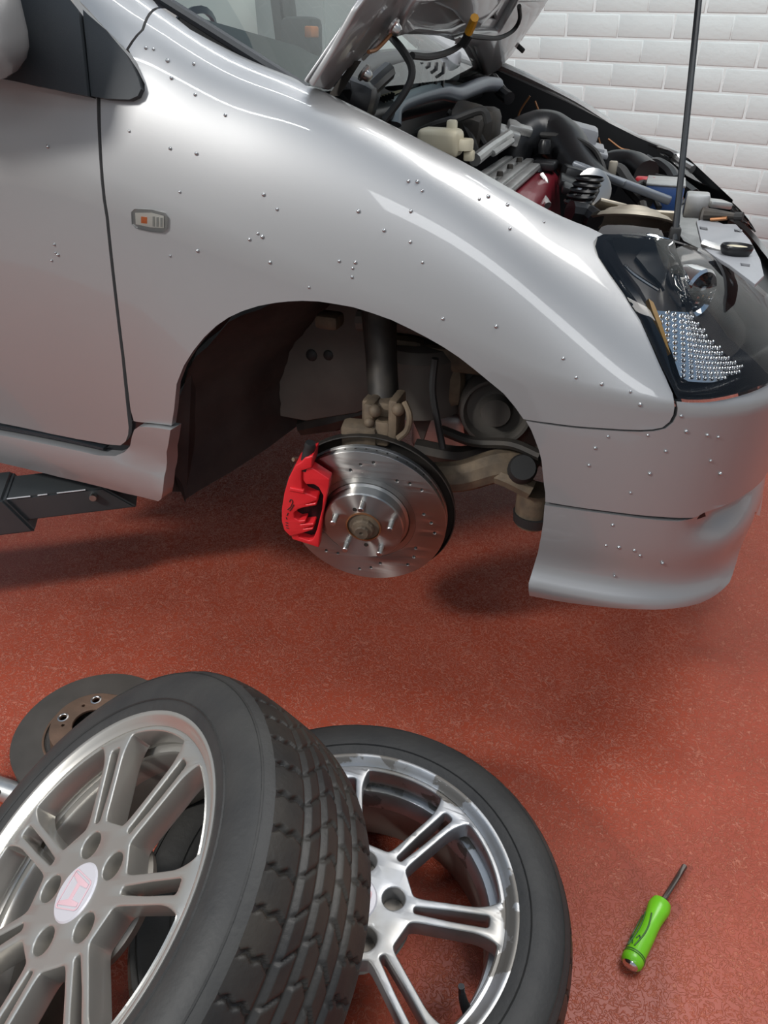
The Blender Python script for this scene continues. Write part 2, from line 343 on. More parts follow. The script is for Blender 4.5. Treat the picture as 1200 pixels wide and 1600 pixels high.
for row in range(0, 29):
    zc = 1.078 - 9*BH + (row-.5)*BH
    for k in range(-16, 13):
        uc = -.436 + BW*(k+.5) + (.14 if row % 2 else 0) - (.002*((row*7+k*3) % 5))
        if row < 12 and -3.45 < uc < 1.6:
            o = link('brick', bms[(row*5+k*3) % 5], wall); o.location = (uc, .0105 + .0003*((row*3+k*7) % 4), zc)
        elif -4.3 < uc < 3.35 and zc < 3.1:
            b = bmesh.new(); bmesh.ops.create_cube(b, size=1)
            bmesh.ops.transform(b, matrix=Matrix.Translation((uc,.0108,zc)) @ Matrix.Diagonal((BW-.008,.02,BH-.008,1)), verts=b.verts); rest.take(b)
rest.build('brick_courses', BRICKM, wall, kind='stuff')
wb = [(-3.8313,0.7717),(-2.5596,0.8119),(-2.5120,1.2280),(-3.7073,1.2364)]
bo_ = empty('wall_board', 'large pale board on the white wall seen through the windscreen', 'board'); bo_.matrix_world = WALLM @ Matrix.Translation((wb[0][0], 0, 0))
b_w = wb[1][0]-wb[0][0]; b_z0 = min(q[1] for q in wb); b_z1 = 1.55
B().box((b_w/2, -.02, (b_z0+b_z1)/2), (b_w, .02, b_z1-b_z0), .003).build('panel', BOARD, bo_)
for x_ in (0, b_w): B().box((x_, -.022, (b_z0+b_z1)/2), (.02, .03, b_z1-b_z0+.02), .004).build('frame_strip', GREYP, bo_)
st = B()
for sg in ([(-2.6131,0.9541),(-2.6096,0.9824)], [(-2.6096,0.9824),(-2.5753,0.9548)], [(-2.5753,0.9548),(-2.5720,0.9830)], [(-2.5892,1.0177),(-2.5650,0.9971)], [(-2.5413,1.0183),(-2.5650,0.9971)], [(-2.5650,0.9971),(-2.5769,0.9865)], [(-2.6237,1.0417),(-2.5646,1.0458)], [(-2.6237,1.0417),(-2.5875,1.0317)]):
    st.tube([(q[0]-wb[0][0], -.0305, q[1]) for q in sg], .006, 6, smooth=False)
st.build('marker_strokes', CABG, bo_)
wc = [(-2.4270,0.8519),(-1.9137,0.8664)]
bc_ = empty('wall_cabinet', 'grey cabinet against the white wall seen through the windscreen beside the board', 'cabinet'); bc_.matrix_world = WALLM @ Matrix.Translation((wc[0][0], -.01, 0))
c_w = wc[1][0]-wc[0][0]
B().box((c_w/2, -.16, .65), (c_w, .30, 1.30), .006).build('body', CABG, bc_)
for k in range(2):
    d_ = B().box((c_w*(.25+.5*k), -.318, .65), (c_w*.48, .016, 1.24), .004).build('door', CABG, bc_); B().box((c_w*(.45+.1*k), -.335, .7), (.012,.02,.12), .003).build('handle', DARKSTEEL, d_)
# ---------------- car ----------------
car = empty('car', 'silver hatchback raised on the lift with bonnet up and front wheel off', 'car')
car.matrix_world = Matrix([[0.999945, -0.000658, 0.010451, -0.003971], [0.0, 0.998027, 0.062791, -0.02386], [-0.010472, -0.062787, 0.997972, 0.000771], [0.0, 0.0, 0.0, 1.0]])
def P_(name, outline, off=0, fold=.012, m=PAINT, parent=car, mirror=True, mname=None, **kw):
    o = panel(outline, off, fold, **kw).build(name, m, parent)
    if mirror: panel(outline, off, fold, mirror=True, **kw).build(name, m, parent)
    return o
fender = P_('front_fender', [(-0.4136,1.2458),(-0.4163,1.0805),(-0.4176,0.9395),(-0.4302,0.7262),(-0.4424,0.5284),(-0.4556,0.3534),(-0.4542,0.3139),(-0.4337,0.3192),(-0.3967,0.3338),(-0.3601,0.3478),(-0.3475,0.4102),(-0.3326,0.5041),(-0.3118,0.5737),(-0.2878,0.6358),(-0.2631,0.6919),(-0.2373,0.7427),(-0.2128,0.7831),(-0.1858,0.8198),(-0.1561,0.8552),(-0.1250,0.8868),(-0.1036,0.9064),(-0.0792,0.9266),(-0.0508,0.9463),(-0.0229,0.9599),(0.0069,0.9728),(0.0374,0.9774),(0.0698,0.9788),(0.1021,0.9719),(0.1281,0.9649),(0.1553,0.9554),(0.1804,0.9439),(0.2047,0.9279),(0.2292,0.9090),(0.2538,0.8882),(0.2726,0.8557),(0.2887,0.8176),(0.3304,0.8344),(0.3693,0.8454),(0.4072,0.8574),(0.4352,0.8657),(0.4627,0.8773),(0.4806,0.8885),(0.4937,0.9019),(0.5020,0.9293),(0.5052,0.9601),(0.5043,0.9946),(0.4997,1.0853),(0.4869,1.1889),(0.4621,1.3536),(0.4372,1.5054),(0.4084,1.6304),(0.3773,1.7341),(0.3586,1.8082),(0.3505,1.8798),(0.3510,1.9680),(0.3578,2.0069),(0.3346,2.0300),(0.3148,2.0300),(0.2730,2.0300),(0.2309,2.0300),(0.1800,2.0250),(0.1300,2.0250),(0.0804,2.0250),(0.0301,1.9938),(-0.0226,1.9872),(-0.0800,1.9750),(-0.0981,1.9613),(-0.1081,1.8536),(-0.1430,1.9489),(-0.1890,1.9573),(-0.2349,1.9393),(-0.2710,1.8840),(-0.3022,1.8505),(-0.3304,1.8845),(-0.3531,1.8684),(-0.3525,1.5989),(-0.3697,1.4627),(-0.3537,1.4294),(-0.3407,1.3783),(-0.3400,1.3465),(-0.3481,1.3170),(-0.3617,1.2933),(-0.3885,1.2678)])
door = P_('front_door', [(-0.6907,1.1574),(-0.6412,1.1632),(-0.5928,1.1731),(-0.5224,1.1953),(-0.4656,1.2201),(-0.4201,1.2453),(-0.4221,1.0770),(-0.4239,0.9362),(-0.4370,0.7229),(-0.4498,0.5250),(-0.4653,0.3490),(-0.4712,0.2834),(-0.4776,0.2529),(-0.4886,0.2247),(-0.5049,0.2034),(-0.5441,0.1914),(-0.6203,0.1803),(-0.6877,0.1757),(-0.8224,0.1752),(-0.8893,0.1809),(-0.9571,0.1873)])
pillar = P_('windscreen_pillar', [(-0.4824,1.6696),(-0.4632,1.5408),(-0.4549,1.5285),(-0.4393,1.5188),(-0.4090,1.4902),(-0.3727,1.4604),(-0.3554,1.5955),(-0.3561,1.8666),(-0.3773,1.9257),(-0.4350,2.0250),(-0.4550,2.0187)], .002)
skirt = P_('side_skirt', [(-0.9681,0.1528),(-0.8980,0.1518),(-0.8314,0.1435),(-0.6948,0.1467),(-0.5597,0.1536),(-0.5161,0.1674),(-0.4912,0.1904),(-0.4736,0.2197),(-0.4584,0.2664),(-0.4480,0.2942),(-0.4347,0.3120),(-0.3974,0.3290),(-0.3545,0.3443),(-0.3670,0.2870),(-0.3776,0.2506),(-0.3847,0.2062),(-0.3915,0.1538),(-0.3923,0.1087),(-0.4050,0.0657),(-0.4201,0.0443),(-0.5162,0.0274),(-0.6921,0.0166),(-0.8661,0.0219),(-1.0066,0.0333)], .012, .03, bulge=lambda s, v: .012*np.exp(-((v-.10)/.06)**2) - .006*np.exp(-((v-.2)/.06)**2))
P_('sill_strip', [(-0.9630,0.1688),(-0.8916,0.1730),(-0.8247,0.1673),(-0.6890,0.1705),(-0.5502,0.1769),(-0.5517,0.1690),(-0.6916,0.1600),(-0.8284,0.1541),(-0.8956,0.1598),(-0.9673,0.1555)], .004, .02, SATIN)
bumper = P_('front_bumper', [(0.2930,0.8133),(0.3308,0.8264),(0.3697,0.8374),(0.4077,0.8494),(0.4357,0.8577),(0.4632,0.8693),(0.4830,0.8813),(0.4987,0.8982),(0.5077,0.9284),(0.5106,0.9618),(0.5095,0.9882),(0.5062,1.0313),(0.5229,1.0314),(0.5468,1.0421),(0.5821,1.0708),(0.6299,1.1068),(0.6793,1.1356)] + [(.75,1.17),(.85,1.2),(1.0,1.22),(1.2,1.25),(1.438,1.25),(1.438,.62),(1.1,.62),(.95,.61),(.85,.595)] + [(0.7483,0.5556),(0.6837,0.5531),(0.6422,0.5411),(0.6089,0.5286),(0.5915,0.5200),(0.5815,0.5043),(0.5740,0.4998),(0.5490,0.5021),(0.5138,0.5023),(0.4643,0.4990),(0.4096,0.4914),(0.3399,0.4832),(0.3378,0.5247),(0.3339,0.5613),(0.3292,0.6146),(0.3246,0.6668),(0.3184,0.7083),(0.3104,0.7475),(0.3026,0.7830)], 0)
lip = P_('front_lip_spoiler', [(0.3396,0.4675),(0.3747,0.4746),(0.4103,0.4794),(0.4651,0.4870),(0.5149,0.4870),(0.5503,0.4864),(0.5751,0.4869),(0.5850,0.4905),(0.5953,0.5060),(0.6131,0.5139),(0.6475,0.5245),(0.6915,0.5332),(0.7560,0.5308)] + [(.85,.575),(.95,.59),(1.1,.60),(1.438,.60),(1.438,.08),(1.1,.08),(.95,.10)] + [(0.7961,0.3332),(0.7683,0.2046),(0.7370,0.1316),(0.6939,0.0813),(0.6575,0.0613),(0.6199,0.0459),(0.5751,0.0474),(0.5205,0.0434),(0.4789,0.0342),(0.4371,0.0223),(0.3942,0.0106),(0.3612,0.0061),(0.3365,0.0032),(0.3329,0.0818),(0.3363,0.1531),(0.3396,0.2230),(0.3411,0.3065),(0.3414,0.3872)], .001, .03,
   dv=.025, bulge=lambda s, v: (.013*np.exp(-((v-.06)/.055)**2) + (-.004*np.exp(-((v-.2)/.08)**2)) - .03*np.exp(-((v-.47)/.09)**2)*np.clip((s-.56)/.08,0,1)))
for nm, ol in (('gap_backing', [(-0.4323,1.2344),(-0.3928,1.2713),(-0.4051,0.9460),(-0.4275,0.5355),(-0.4337,0.3192),(-0.4862,0.2949),(-0.4724,0.5149),(-0.4429,0.9269)]), ('gap_backing', [(0.3047,0.8448),(0.3676,0.8746),(0.4604,0.9090),(0.4926,0.9772),(0.5126,0.9839),(0.5189,0.9044),(0.4936,0.8411),(0.4286,0.8209),(0.3124,0.7908)]), ('gap_backing', [(0.3433,0.4978),(0.4480,0.5212),(0.5680,0.5292),(0.5958,0.5373),(0.6080,0.4781),(0.5743,0.4584),(0.4524,0.4522),(0.3484,0.4391)]), ('gap_backing', [(0.4851,1.0503),(0.4543,1.2835),(0.3932,1.6087),(0.3444,1.7884),(0.3687,1.9429),(0.4163,1.7249),(0.4826,1.3941),(0.5198,0.9860)]), ('gap_backing', [(-0.3765,1.4735),(-0.3677,1.9144),(-0.3525,1.9088),(-0.3641,1.4554)]), ('gap_backing', [(-0.8144,0.2037),(-0.6814,0.2016),(-0.5500,0.2032),(-0.4615,0.3060),(-0.4092,0.3539),(-0.4263,0.2308),(-0.4948,0.1502),(-0.5656,0.1243),(-0.7020,0.1173),(-0.8406,0.1112)])):
    P_(nm, ol, -.011, 0, GLOSS)  # black sheets added behind the panel gaps to keep them dark
# indicator lamp on the fender
mk = [(-0.3701,0.9801),(-0.3632,0.9922),(-0.3327,1.0088),(-0.3102,1.0148),(-0.3039,1.0056),(-0.3073,0.9750),(-0.3165,0.9591),(-0.3402,0.9480),(-0.3662,0.9411),(-0.3724,0.9475)]
lamp = panel(mk, .004, .006, ds=.01, dv=.02).build('side_indicator', LENS2, fender)
mk2 = [(-0.3642,0.9818),(-0.3331,1.0005),(-0.3117,1.0056),(-0.3142,0.9723),(-0.3392,0.9586),(-0.3663,0.9510)]
panel(mk2, .0018, .0, ds=.01, dv=.02).build('reflector', MARK, fender)
panel([(-0.3532,0.9785),(-0.3426,0.9832),(-0.3443,0.9656),(-0.3550,0.9609)], .003, .001, ds=.01, dv=.02).build('bulb', ORNG, fender)
for k in range(3):
    panel([(a + .0, b + 0*k) for a, b in ([(-0.3317,0.9915),(-0.3281,0.9937),(-0.3306,0.9655),(-0.3341,0.9651)], [(-0.3247,0.9941),(-0.3212,0.9964),(-0.3235,0.9699),(-0.3271,0.9677)], [(-0.3178,0.9968),(-0.3142,0.9990),(-0.3165,0.9726),(-0.3199,0.9721)])[k]], .0028, .001, ds=.01, dv=.02).build('lens_rib', ALU, fender)
# mirror
sail = panel([(-0.4390,1.5137),(-0.4302,1.5078),(-0.3975,1.4937),(-0.3706,1.4585),(-0.3557,1.4263),(-0.3441,1.3881),(-0.3392,1.3568),(-0.3439,1.3262),(-0.3564,1.2991),(-0.3724,1.2821),(-0.3950,1.2614),(-0.4190,1.2463),(-0.4228,1.3186),(-0.4280,1.3964)], .012, .02, dv=.03, bulge=lambda s, v: .004*np.cos((s+.4)*30)).build('mirror_sail', SATIN, car)
mb = panel([(-0.6756,1.3908),(-0.5864,1.4670),(-0.4989,1.6193),(-0.4683,1.5363),(-0.4549,1.5285),(-0.4400,1.5118),(-0.4290,1.3950),(-0.4238,1.3174),(-0.4201,1.2472),(-0.4655,1.2218),(-0.5223,1.1968),(-0.5926,1.1760),(-0.6902,1.1612)], .022, .04, dv=.04).build('mirror_base', SATIN, car)
mp = (-0.4892,-0.1000,1.1897)
mh = B(); mh.box((0,0,0), (.30,.17,.20), .06, seg=5); hs = mh.build('door_mirror', PAINT, car); hs.location = (-0.6226,-0.1000,1.2168); hs.rotation_euler = (.12,0,.25)
B().box((-0.6342,-0.0350,1.1873), (.10,.13,.05), .018, seg=3).build('mirror_arm', SATIN, car)
# rocker glass / windscreen
def ws(t, y):
    xb = -.125 + .075*(1-((y-.85)/.70)**2); return np.array([xb - t*math.cos(math.radians(26)), y, 1.108 + t*math.sin(math.radians(26)) + .05*(1-((y-.85)/.70)**2)*min(1,t)])
V = []; F = []; ny, nt_ = 24, 16
for i in range(nt_+1):
    for j in range(ny+1): V.append(ws(.95*i/nt_, .158 + (1.695-.316)*j/ny + (0)))
for i in range(nt_):
    for j in range(ny): F.append((i*(ny+1)+j, i*(ny+1)+j+1, (i+1)*(ny+1)+j+1, (i+1)*(ny+1)+j))
B().raw(V, F).build('windscreen', GLASS, car, ang=180)
B().tube([ws(t, .155) + np.array([0,-.004,.003]) for t in (0,.1,.2,.3,.5,.9)], .009, 8).build('windscreen_seal', SATIN, car)
B().tube([ws(t, 1.54) for t in (0,.1,.2,.3,.5,.9)], .03, 8).build('windscreen_pillar', PAINT, car)
B().box((-.62,.85,1.00), (.62,1.32,.12), .05, seg=3).hexa([(-.6,.3,.95),(-.6,1.4,.95),(-.2,1.4,.95),(-.2,.3,.95),(-0.4420,0.3400,1.2156),(-0.6029,0.9500,1.1642),(-0.6269,1.3500,1.1524),(-0.2482,0.3300,1.1229)]).build('dashboard', CABIN, car)
B().box((-0.7885,1.5200,1.2363), (.035,.05,.5), .01, rot=(0,-.1,0)).build('far_door_pillar', CABIN, car)
B().box((-0.7444,1.5000,1.2446), (.03,.05,.5), .01, rot=(0,-.1,0)).build('far_window_frame', CABIN, car)
B().box((-0.6208,1.3000,1.1813), (.10,.10,.10), .02).build('far_mirror_base', CABIN, car)
B().lathe([(.17,0),(.185,.012),(.18,.02),(.166,.012),(.17,0)], 32, mat=Matrix.Translation((-.95,1.2,1.08)) @ Euler((0,math.radians(-65),0)).to_matrix().to_4x4()).build('steering_wheel', BLACK, car)
B().box((-0.4660,1.0000,1.1930), (.02,.05,.025), .004).build('warning_sticker', ORNG, car)
# floor pan and underbody
B().box((-.90,.85,.45), (.85,1.5,.06), .02).box((-.50,.85,.60), (.06,1.4,.36), .02).build('floor_pan', LINER, car)
# wheel well
AC = (-0.0234,0.4480)
prof = []
def arch(a, y, r=.366): return (AC[0] + r*math.cos(a), y, AC[1] + r*1.0*math.sin(a))
V = []; F = []; na = 40
A = [math.radians(-14 + (208)*i/na) for i in range(na+1)]
Y = [.062,.08,.12,.2,.32,.46]
for i, a in enumerate(A):
    for j, y in enumerate(Y): V.append(arch(a, y, .376 - (.095*min(1,max(0,(y-.06)/.40))*(1 if math.cos(a) < 0 else .25*0)*min(1,max(0,-math.cos(a)*1.6))) + .012*math.sin(j*1.3) + .004*math.sin(i*1.7+j)))
for i in range(na):
    for j in range(len(Y)-1): F.append((i*6+j, i*6+j+1, (i+1)*6+j+1, (i+1)*6+j))
B().raw(V, F).build('wheel_arch_liner', LINER, car)
lb = [(-0.3672,0.0300,0.5535),(-0.3872,0.0300,0.4711),(-0.3926,0.0300,0.4127),(-0.3649,0.0300,0.4151),(-0.3078,0.0300,0.5044)]
B().hexa([(-0.4148,0.0550,0.3832), (-0.3958,0.0900,0.3681), (-0.4474,0.3000,0.3532), (-0.5433,0.4000,0.2980), (-0.3805,0.0600,0.5679), (-0.3471,0.0900,0.6645), (-0.4074,0.3000,0.5845), (-0.4651,0.4000,0.5427)]).build('mud_guard', LINER, car)
B().mesh(plate_mesh([(p[0],p[2]) for p in [(-0.4651,0.4000,0.5427),(-0.3840,0.4000,0.4267),(-0.2533,0.4000,0.4225),(-0.1270,0.4000,0.4630),(-0.0669,0.4000,0.4984),(-0.0073,0.4000,0.4845),(0.0282,0.4000,0.4122),(0.0456,0.4000,0.4774),(0.0779,0.4000,0.5155),(0.1109,0.4000,0.4876),(0.1491,0.4000,0.4170),(0.2281,0.4000,0.4073),(0.3123,0.4000,0.3989)]] + [(.37,.80),(-.36,.80)], [], .01, .002, 0), Matrix(((1,0,0,0),(0,0,1,.40),(0,1,0,0),(0,0,0,1)))).build('inner_wing', WING, car)
B().tube([(0.0064,0.1700,0.5817), (-0.0166,0.2200,0.6630), (-0.0330,0.2500,0.7511)], [.030,.030,.034], 14, smooth=False).build('suspension_strut', DARKSTEEL, car)
k = B()
k.box((0.0095,0.1600,0.5864), (.075,.05,.05), .008).box((-0.0052,0.1400,0.5729), (.02,.06,.085), .006).box((0.0409,0.1400,0.5866), (.018,.06,.085), .006).box((0.0198,0.1300,0.5590), (.03,.04,.05), .006)
k.ball((0.0083,0.1100,0.6043), .012).ball((0.0519,0.1100,0.6135), .012).ball((-0.0025,0.1100,0.5797), .010).tube([(0.0605,0.1200,0.6257), (0.0738,0.1100,0.6045), (0.0700,0.1100,0.5760), (0.0535,0.1100,0.5566)], .006, 8)
k.build('steering_knuckle', DIRT, car)
B().tube([(0.0932,0.2000,0.6842), (0.0916,0.2000,0.6213), (0.1050,0.2000,0.5580), (0.1181,0.2000,0.5057)], .007, 8).build('brake_hose', RUB, car)
B().tube([(0.0735,0.2000,0.4338), (0.1537,0.2200,0.4399), (0.2248,0.2400,0.4659), (0.2758,0.2600,0.4565)], [.030,.032,.034,.040], 10).tube([(0.2006,0.2400,0.4499), (0.2423,0.2200,0.4550), (0.2946,0.2200,0.4363)], .02, 8).build('lower_arm', DIRT, car)
B().lathe([(.012,-.03),(.024,-.03),(.028,-.022),(.028,.022),(.024,.03),(.012,.03)], 20, mat=Matrix.Translation((0.2716,0.2200,0.4745)) @ Euler((.9,0,.2)).to_matrix().to_4x4(), cap=True).build('arm_bush', RUB, car)
B().lathe([(.0,-.05),(.032,-.05),(.036,-.02),(.036,.03),(.0,.03)], 20, mat=Matrix.Translation((0.2994,0.2600,0.3860))).build('bump_stop', DIRT, car)
B().lathe([(.0,-.02),(.040,-.02),(.042,-.0),(.0,.0)], 20, mat=Matrix.Translation((0.3020,0.2600,0.3638))).build('bump_stop_rubber', RUB, car)
B().tube([(0.0271,0.3400,0.4243), (0.1268,0.3400,0.4231), (0.2200,0.3400,0.4574), (0.2953,0.3400,0.4408)], .022, 8).tube([(-0.2794,0.4200,0.3883), (-0.1973,0.4200,0.4228), (-0.1033,0.4200,0.4615)], [.02,.03,.02], 8).build('subframe', DARKSTEEL, car)
B().tube([(0.0951,0.2800,0.5047), (0.1662,0.2600,0.5000), (0.2450,0.2400,0.5170), (0.3040,0.2200,0.5120)], .011, 8).build('stabiliser_bar', DARKSTEEL, car)
mt = Matrix.Translation((0.1890,0.3600,0.5311)) @ Euler((PI/2,0,.15)).to_matrix().to_4x4()
B().lathe([(.0,.02),(.03,.02),(.035,.0),(.06,.0),(.066,.02),(.072,.02),(.078,.0),(.078,-.05)], 32, mat=mt).build('crank_pulley', WING, car)
B().box((0.2099,0.4500,0.4971), (.2,.1,.16), .03, seg=3).build('gearbox_casing', DARKSTEEL, car)
B().box((0.0397,0.5200,0.3959), (.14,.08,.12), .03, seg=3).build('pale_gap_block', ALU, car)  # pale block added for the light showing through the inner wing notch
B().box((-0.0280,0.3600,0.6134), (.12,.04,.1), .02).box((0.0809,0.3600,0.6276), (.22,.03,.05), .01).box((-0.1528,0.3000,0.6982), (.05,.05,.03), .01).box((0.0684,0.3700,0.5666), (.1,.05,.09), .03).build('wing_bracket', DIRT, car)
B().ball((-0.2327,0.3900,0.5838), .014, 10, (1,.5,1)).ball((-0.1933,0.3900,0.5889), .012, 10, (1,.5,1)).build('liner_clip', RUB, car)
B().lathe([(.10,-.12),(.10,.0),(.085,.02),(.03,.03),(0,.03)], 28, mat=Matrix.Translation((0.0086,0.4000,0.6256))).build('strut_tower', WING, car)
B().tube([(-0.1058,0.3400,0.6918), (0.0292,0.3400,0.6969), (0.1630,0.3400,0.6452), (0.2626,0.3400,0.5507)], .022, 10).build('wing_rail', WING, car)
# ---------------- brake, disc frame: z outwards ----------------
DM = Matrix([[0.991251, 0.017248, 0.13086, 0.002039], [0.131992, -0.129528, -0.982752, 0.082451], [-0.0, 0.991426, -0.130671, 0.388738], [0.0, 0.0, 0.0, 1.0]])
def ring_holes(groups, r0):
    out = []
    return out
holes = []
for k in range(8):
    for q, rr in ((10,.115),(0,.127),(-10.5,.135)):
        a = 2*PI*k/8 + math.radians(48.5 + q); holes.append((rr*math.cos(a), rr*math.sin(a)))
me = plate_mesh(circ(0,0,.1555,96), [circ(0,0,.097,64)] + [circ(x,y,.0033,10) for x, y in holes[::1] if True], .009, .0008, 0)
disc = B().mesh(me).build('brake_disc', DISC, car, DM)
me = plate_mesh(circ(0,0,.1555,96), [circ(0,0,.082,64)], .009, .0008, -.016); B().mesh(me).build('disc_inner_face', DISC, disc)
vn = B()
for k in range(48):
    a = 2*PI*k/48; vn.box((.135*math.cos(a), .135*math.sin(a), -.0125), (.036,.003,.0075), 0, rot=(0,0,a))
vn.lathe([(.118,-.0085),(.118,-.017)], 48).build('cooling_vane', DARKSTEEL, disc)
B().lathe([(.0975,-.003),(.0965,-.0008),(.086,-.0008),(.0835,-.004),(.083,-.008)], 64).build('disc_step', DISC, disc)
B().lathe([(.0835,-.004),(.0835,-.001),(.0785,.002),(.0775,.0215),(.0755,.024),(.034,.0245),(.033,.020),(.033,-.01)], 64).build('disc_hat', DISC, disc)
B().lathe([(.034,.0243),(.0345,.026),(.0315,.027),(.0305,.022)], 40).build('grease_ring', COPPER, disc)
for a in (90,162,234,306,18):
    a = math.radians(a + 0); x, y = .05715*math.cos(a), .05715*math.sin(a)
    B().lathe([(0,.047),(.0045,.047),(.0058,.0455),(.0058,.030),(.0062,.030),(.0062,.0235)], 12, mat=Matrix.Translation((x,y,0))).build('wheel_stud', STEEL, disc)
for a, r in ((112,.043),(275,.045)):
    a = math.radians(a); B().lathe([(0,.0246),(.0042,.0246),(.0042,.0252),(.003,.0252)], 12, mat=Matrix.Translation((r*math.cos(a), r*math.sin(a), 0))).build('screw_hole', DARKSTEEL, disc)
B().lathe([(0,.043),(.003,.043),(.004,.046),(.013,.046),(.0145,.043),(.0145,.038),(.020,.036),(.022,.032),(.022,.020)], 12).lathe([(.021,.026),(.0305,.024)], 24).build('hub_nut', DIRT, disc, ang=25)
B().lathe([(.06,-.052),(.16,-.05),(.168,-.046),(.170,-.030),(.168,-.029)], 64).build('dust_shield', DARKSTEEL, car, DM)
B().box((.0,.0,-.06), (.1,.12,.05), .02, seg=3).box((-.02,.115,-.06), (.07,.13,.04), .012).build('hub_carrier', DIRT, car, DM)
# caliper
ob = rounded([(-0.1025,0.1527),(-0.0867,0.1602),(-0.0908,0.1331),(-0.1107,0.1235),(-0.1122,0.1030),(-0.1125,0.0824),(-0.1070,0.0727),(-0.0854,0.0651),(-0.0846,0.0591),(-0.1090,0.0452),(-0.0874,0.0527),(-0.0878,0.0465),(-0.1107,0.0388),(-0.1237,0.0323),(-0.1334,0.0217),(-0.1331,0.0091),(-0.1246,0.0040),(-0.1117,0.0074),(-0.1121,0.0010),(-0.1241,-0.0055),(-0.0956,0.0018),(-0.0947,-0.0028),(-0.1185,-0.0159),(-0.0976,-0.0097),(-0.0980,-0.0145),(-0.1219,-0.0278),(-0.1459,-0.0379),(-0.1565,-0.0247),(-0.1596,-0.0026),(-0.1568,0.0278),(-0.1483,0.0672),(-0.1364,0.1043),(-0.1219,0.1335),(-0.1092,0.1435)], .0016, 3)
cal = B().mesh(plate_mesh(ob, [], .045, .0022, .034)).build('brake_caliper', RED, car, DM)
ib = rounded([(-0.1105,0.1235),(-0.0920,0.1301),(-0.0597,0.1083),(-0.0617,0.0920),(-0.0779,0.0200),(-0.0904,-0.0628),(-0.1428,-0.0491),(-0.1458,-0.0379),(-0.1324,-0.0327),(-0.1292,-0.0421),(-0.1089,-0.0473),(-0.1008,-0.0428),(-0.0915,-0.0169),(-0.0784,0.0340),(-0.0740,0.0681),(-0.0815,0.0865),(-0.0908,0.0926),(-0.1056,0.0907),(-0.1121,0.1016)], .0016, 3)
B().mesh(plate_mesh(ib, [], .022, .0022, .030)).build('caliper_bracket', RED, cal)
B().mesh(plate_mesh(rounded([(-0.1201,0.0935),(-0.0784,0.0691),(-0.0802,0.0149),(-0.1001,-0.0612),(-0.1512,-0.0571),(-0.1446,0.0217)], .004, 3), [], .012, .002, .012)).build('brake_pad', BLACK, cal)
B().lathe([(0,.030),(.009,.030),(.0105,.022),(.009,.016),(.0105,.008),(.011,0),(.011,-.03)], 16, mat=Matrix.Translation((*[(-0.1006,0.1491)][0], .02)) @ Euler((-PI/2,0,-.25)).to_matrix().to_4x4()).build('slide_pin_boot', RUB, cal)
B().rod((*[(-0.1268,0.1248)][0], .0), (*[(-0.1325,0.1299)][0], .01), .004).build('bleed_nipple', DIRT, cal)
mkb = B()
for seg in ([(-0.1395,0.0483),(-0.1365,0.0548),(-0.1331,0.0507),(-0.1379,0.0377),(-0.1449,0.0290)], [(-0.1312,0.0433),(-0.1372,0.0317),(-0.1414,0.0264)], [(-0.1443,0.0213),(-0.1474,0.0146)], [(-0.1491,0.0096),(-0.1483,0.0050)], [(-0.1516,-0.0034),(-0.1465,-0.0043)], [(-0.1521,-0.0099),(-0.1471,-0.0108)], [(-0.1514,-0.0163),(-0.1463,-0.0172)]):
    mkb.tube([(x, y, .0345) for x, y in seg], .0009, 6)
mkb.build('cast_marking', DARKSTEEL, cal)
B().mesh(plate_mesh(rounded([(-0.1352,0.0839),(-0.1085,0.0815),(-0.1090,0.0739),(-0.1371,0.0762)], .001, 2), [], .006, .0015, .037)).build('caliper_rib', RED, cal)
# ---------------- headlamp ----------------
ho = [(0.3470,1.9172),(0.3508,1.9738),(0.3597,2.0106),(0.3816,2.0455),(0.4126,2.0722),(0.4365,2.0748),(0.4673,2.0811),(0.5323,2.0730),(0.9594,2.2557),(0.9716,2.2084),(0.9717,2.1256),(0.9605,2.0387),(0.9637,1.9436),(0.9670,1.8562),(0.9696,1.6965)] + [(.97,1.6),(.97,1.30),(.9,1.22),(.8,1.19)] + [(0.6814,1.1503),(0.6362,1.1296),(0.6034,1.1072),(0.5827,1.0912),(0.5571,1.0702),(0.5399,1.0599),(0.5227,1.0515),(0.5087,1.0527),(0.5046,1.0743),(0.4910,1.1836),(0.4663,1.3500),(0.4412,1.5023),(0.4129,1.6281),(0.3816,1.7322),(0.3628,1.8064),(0.3525,1.8570)]
P_('headlamp_lens', ho, .004, .003, LENS, dv=.04)
hous = panel(ho, -.075, .0, dv=.04).build('headlamp_housing', SMOKE, car)
V = []; F = []
hs_ = np.array([q[0] for q in ho]); hv_ = np.array([q[1] for q in ho]); c0, c1 = hs_.mean(), hv_.mean()
T = [body(hs_, hv_, -.001), body(c0+(hs_-c0)*.96, c1+(hv_-c1)*.96, -.004), body(c0+(hs_-c0)*.93, c1+(hv_-c1)*.93, -.02), body(c0+(hs_-c0)*.9, c1+(hv_-c1)*.9, -.075)]
nh = len(ho)
for t in T: V += list(t)
for k in range(3):
    for i in range(nh): F.append((k*nh+i, k*nh+(i+1) % nh, (k+1)*nh+(i+1) % nh, (k+1)*nh+i))
B().raw(V, F).build('headlamp_bezel', GLOSS, car)
rf = [(0.4626,1.5584),(0.5067,1.5857),(0.5491,1.5995),(0.5912,1.5500),(0.6279,1.3891),(0.6816,1.2237),(0.6287,1.1783),(0.5848,1.1452),(0.5318,1.1383),(0.5169,1.1665),(0.5018,1.3282),(0.4789,1.4629)]
refl = panel(rf, -.03, .012, ds=.012, dv=.03).build('indicator_reflector', CHROME, car)
bd = B(); sr = [q[0] for q in rf]; vr = [q[1] for q in rf]
ss = min(sr)
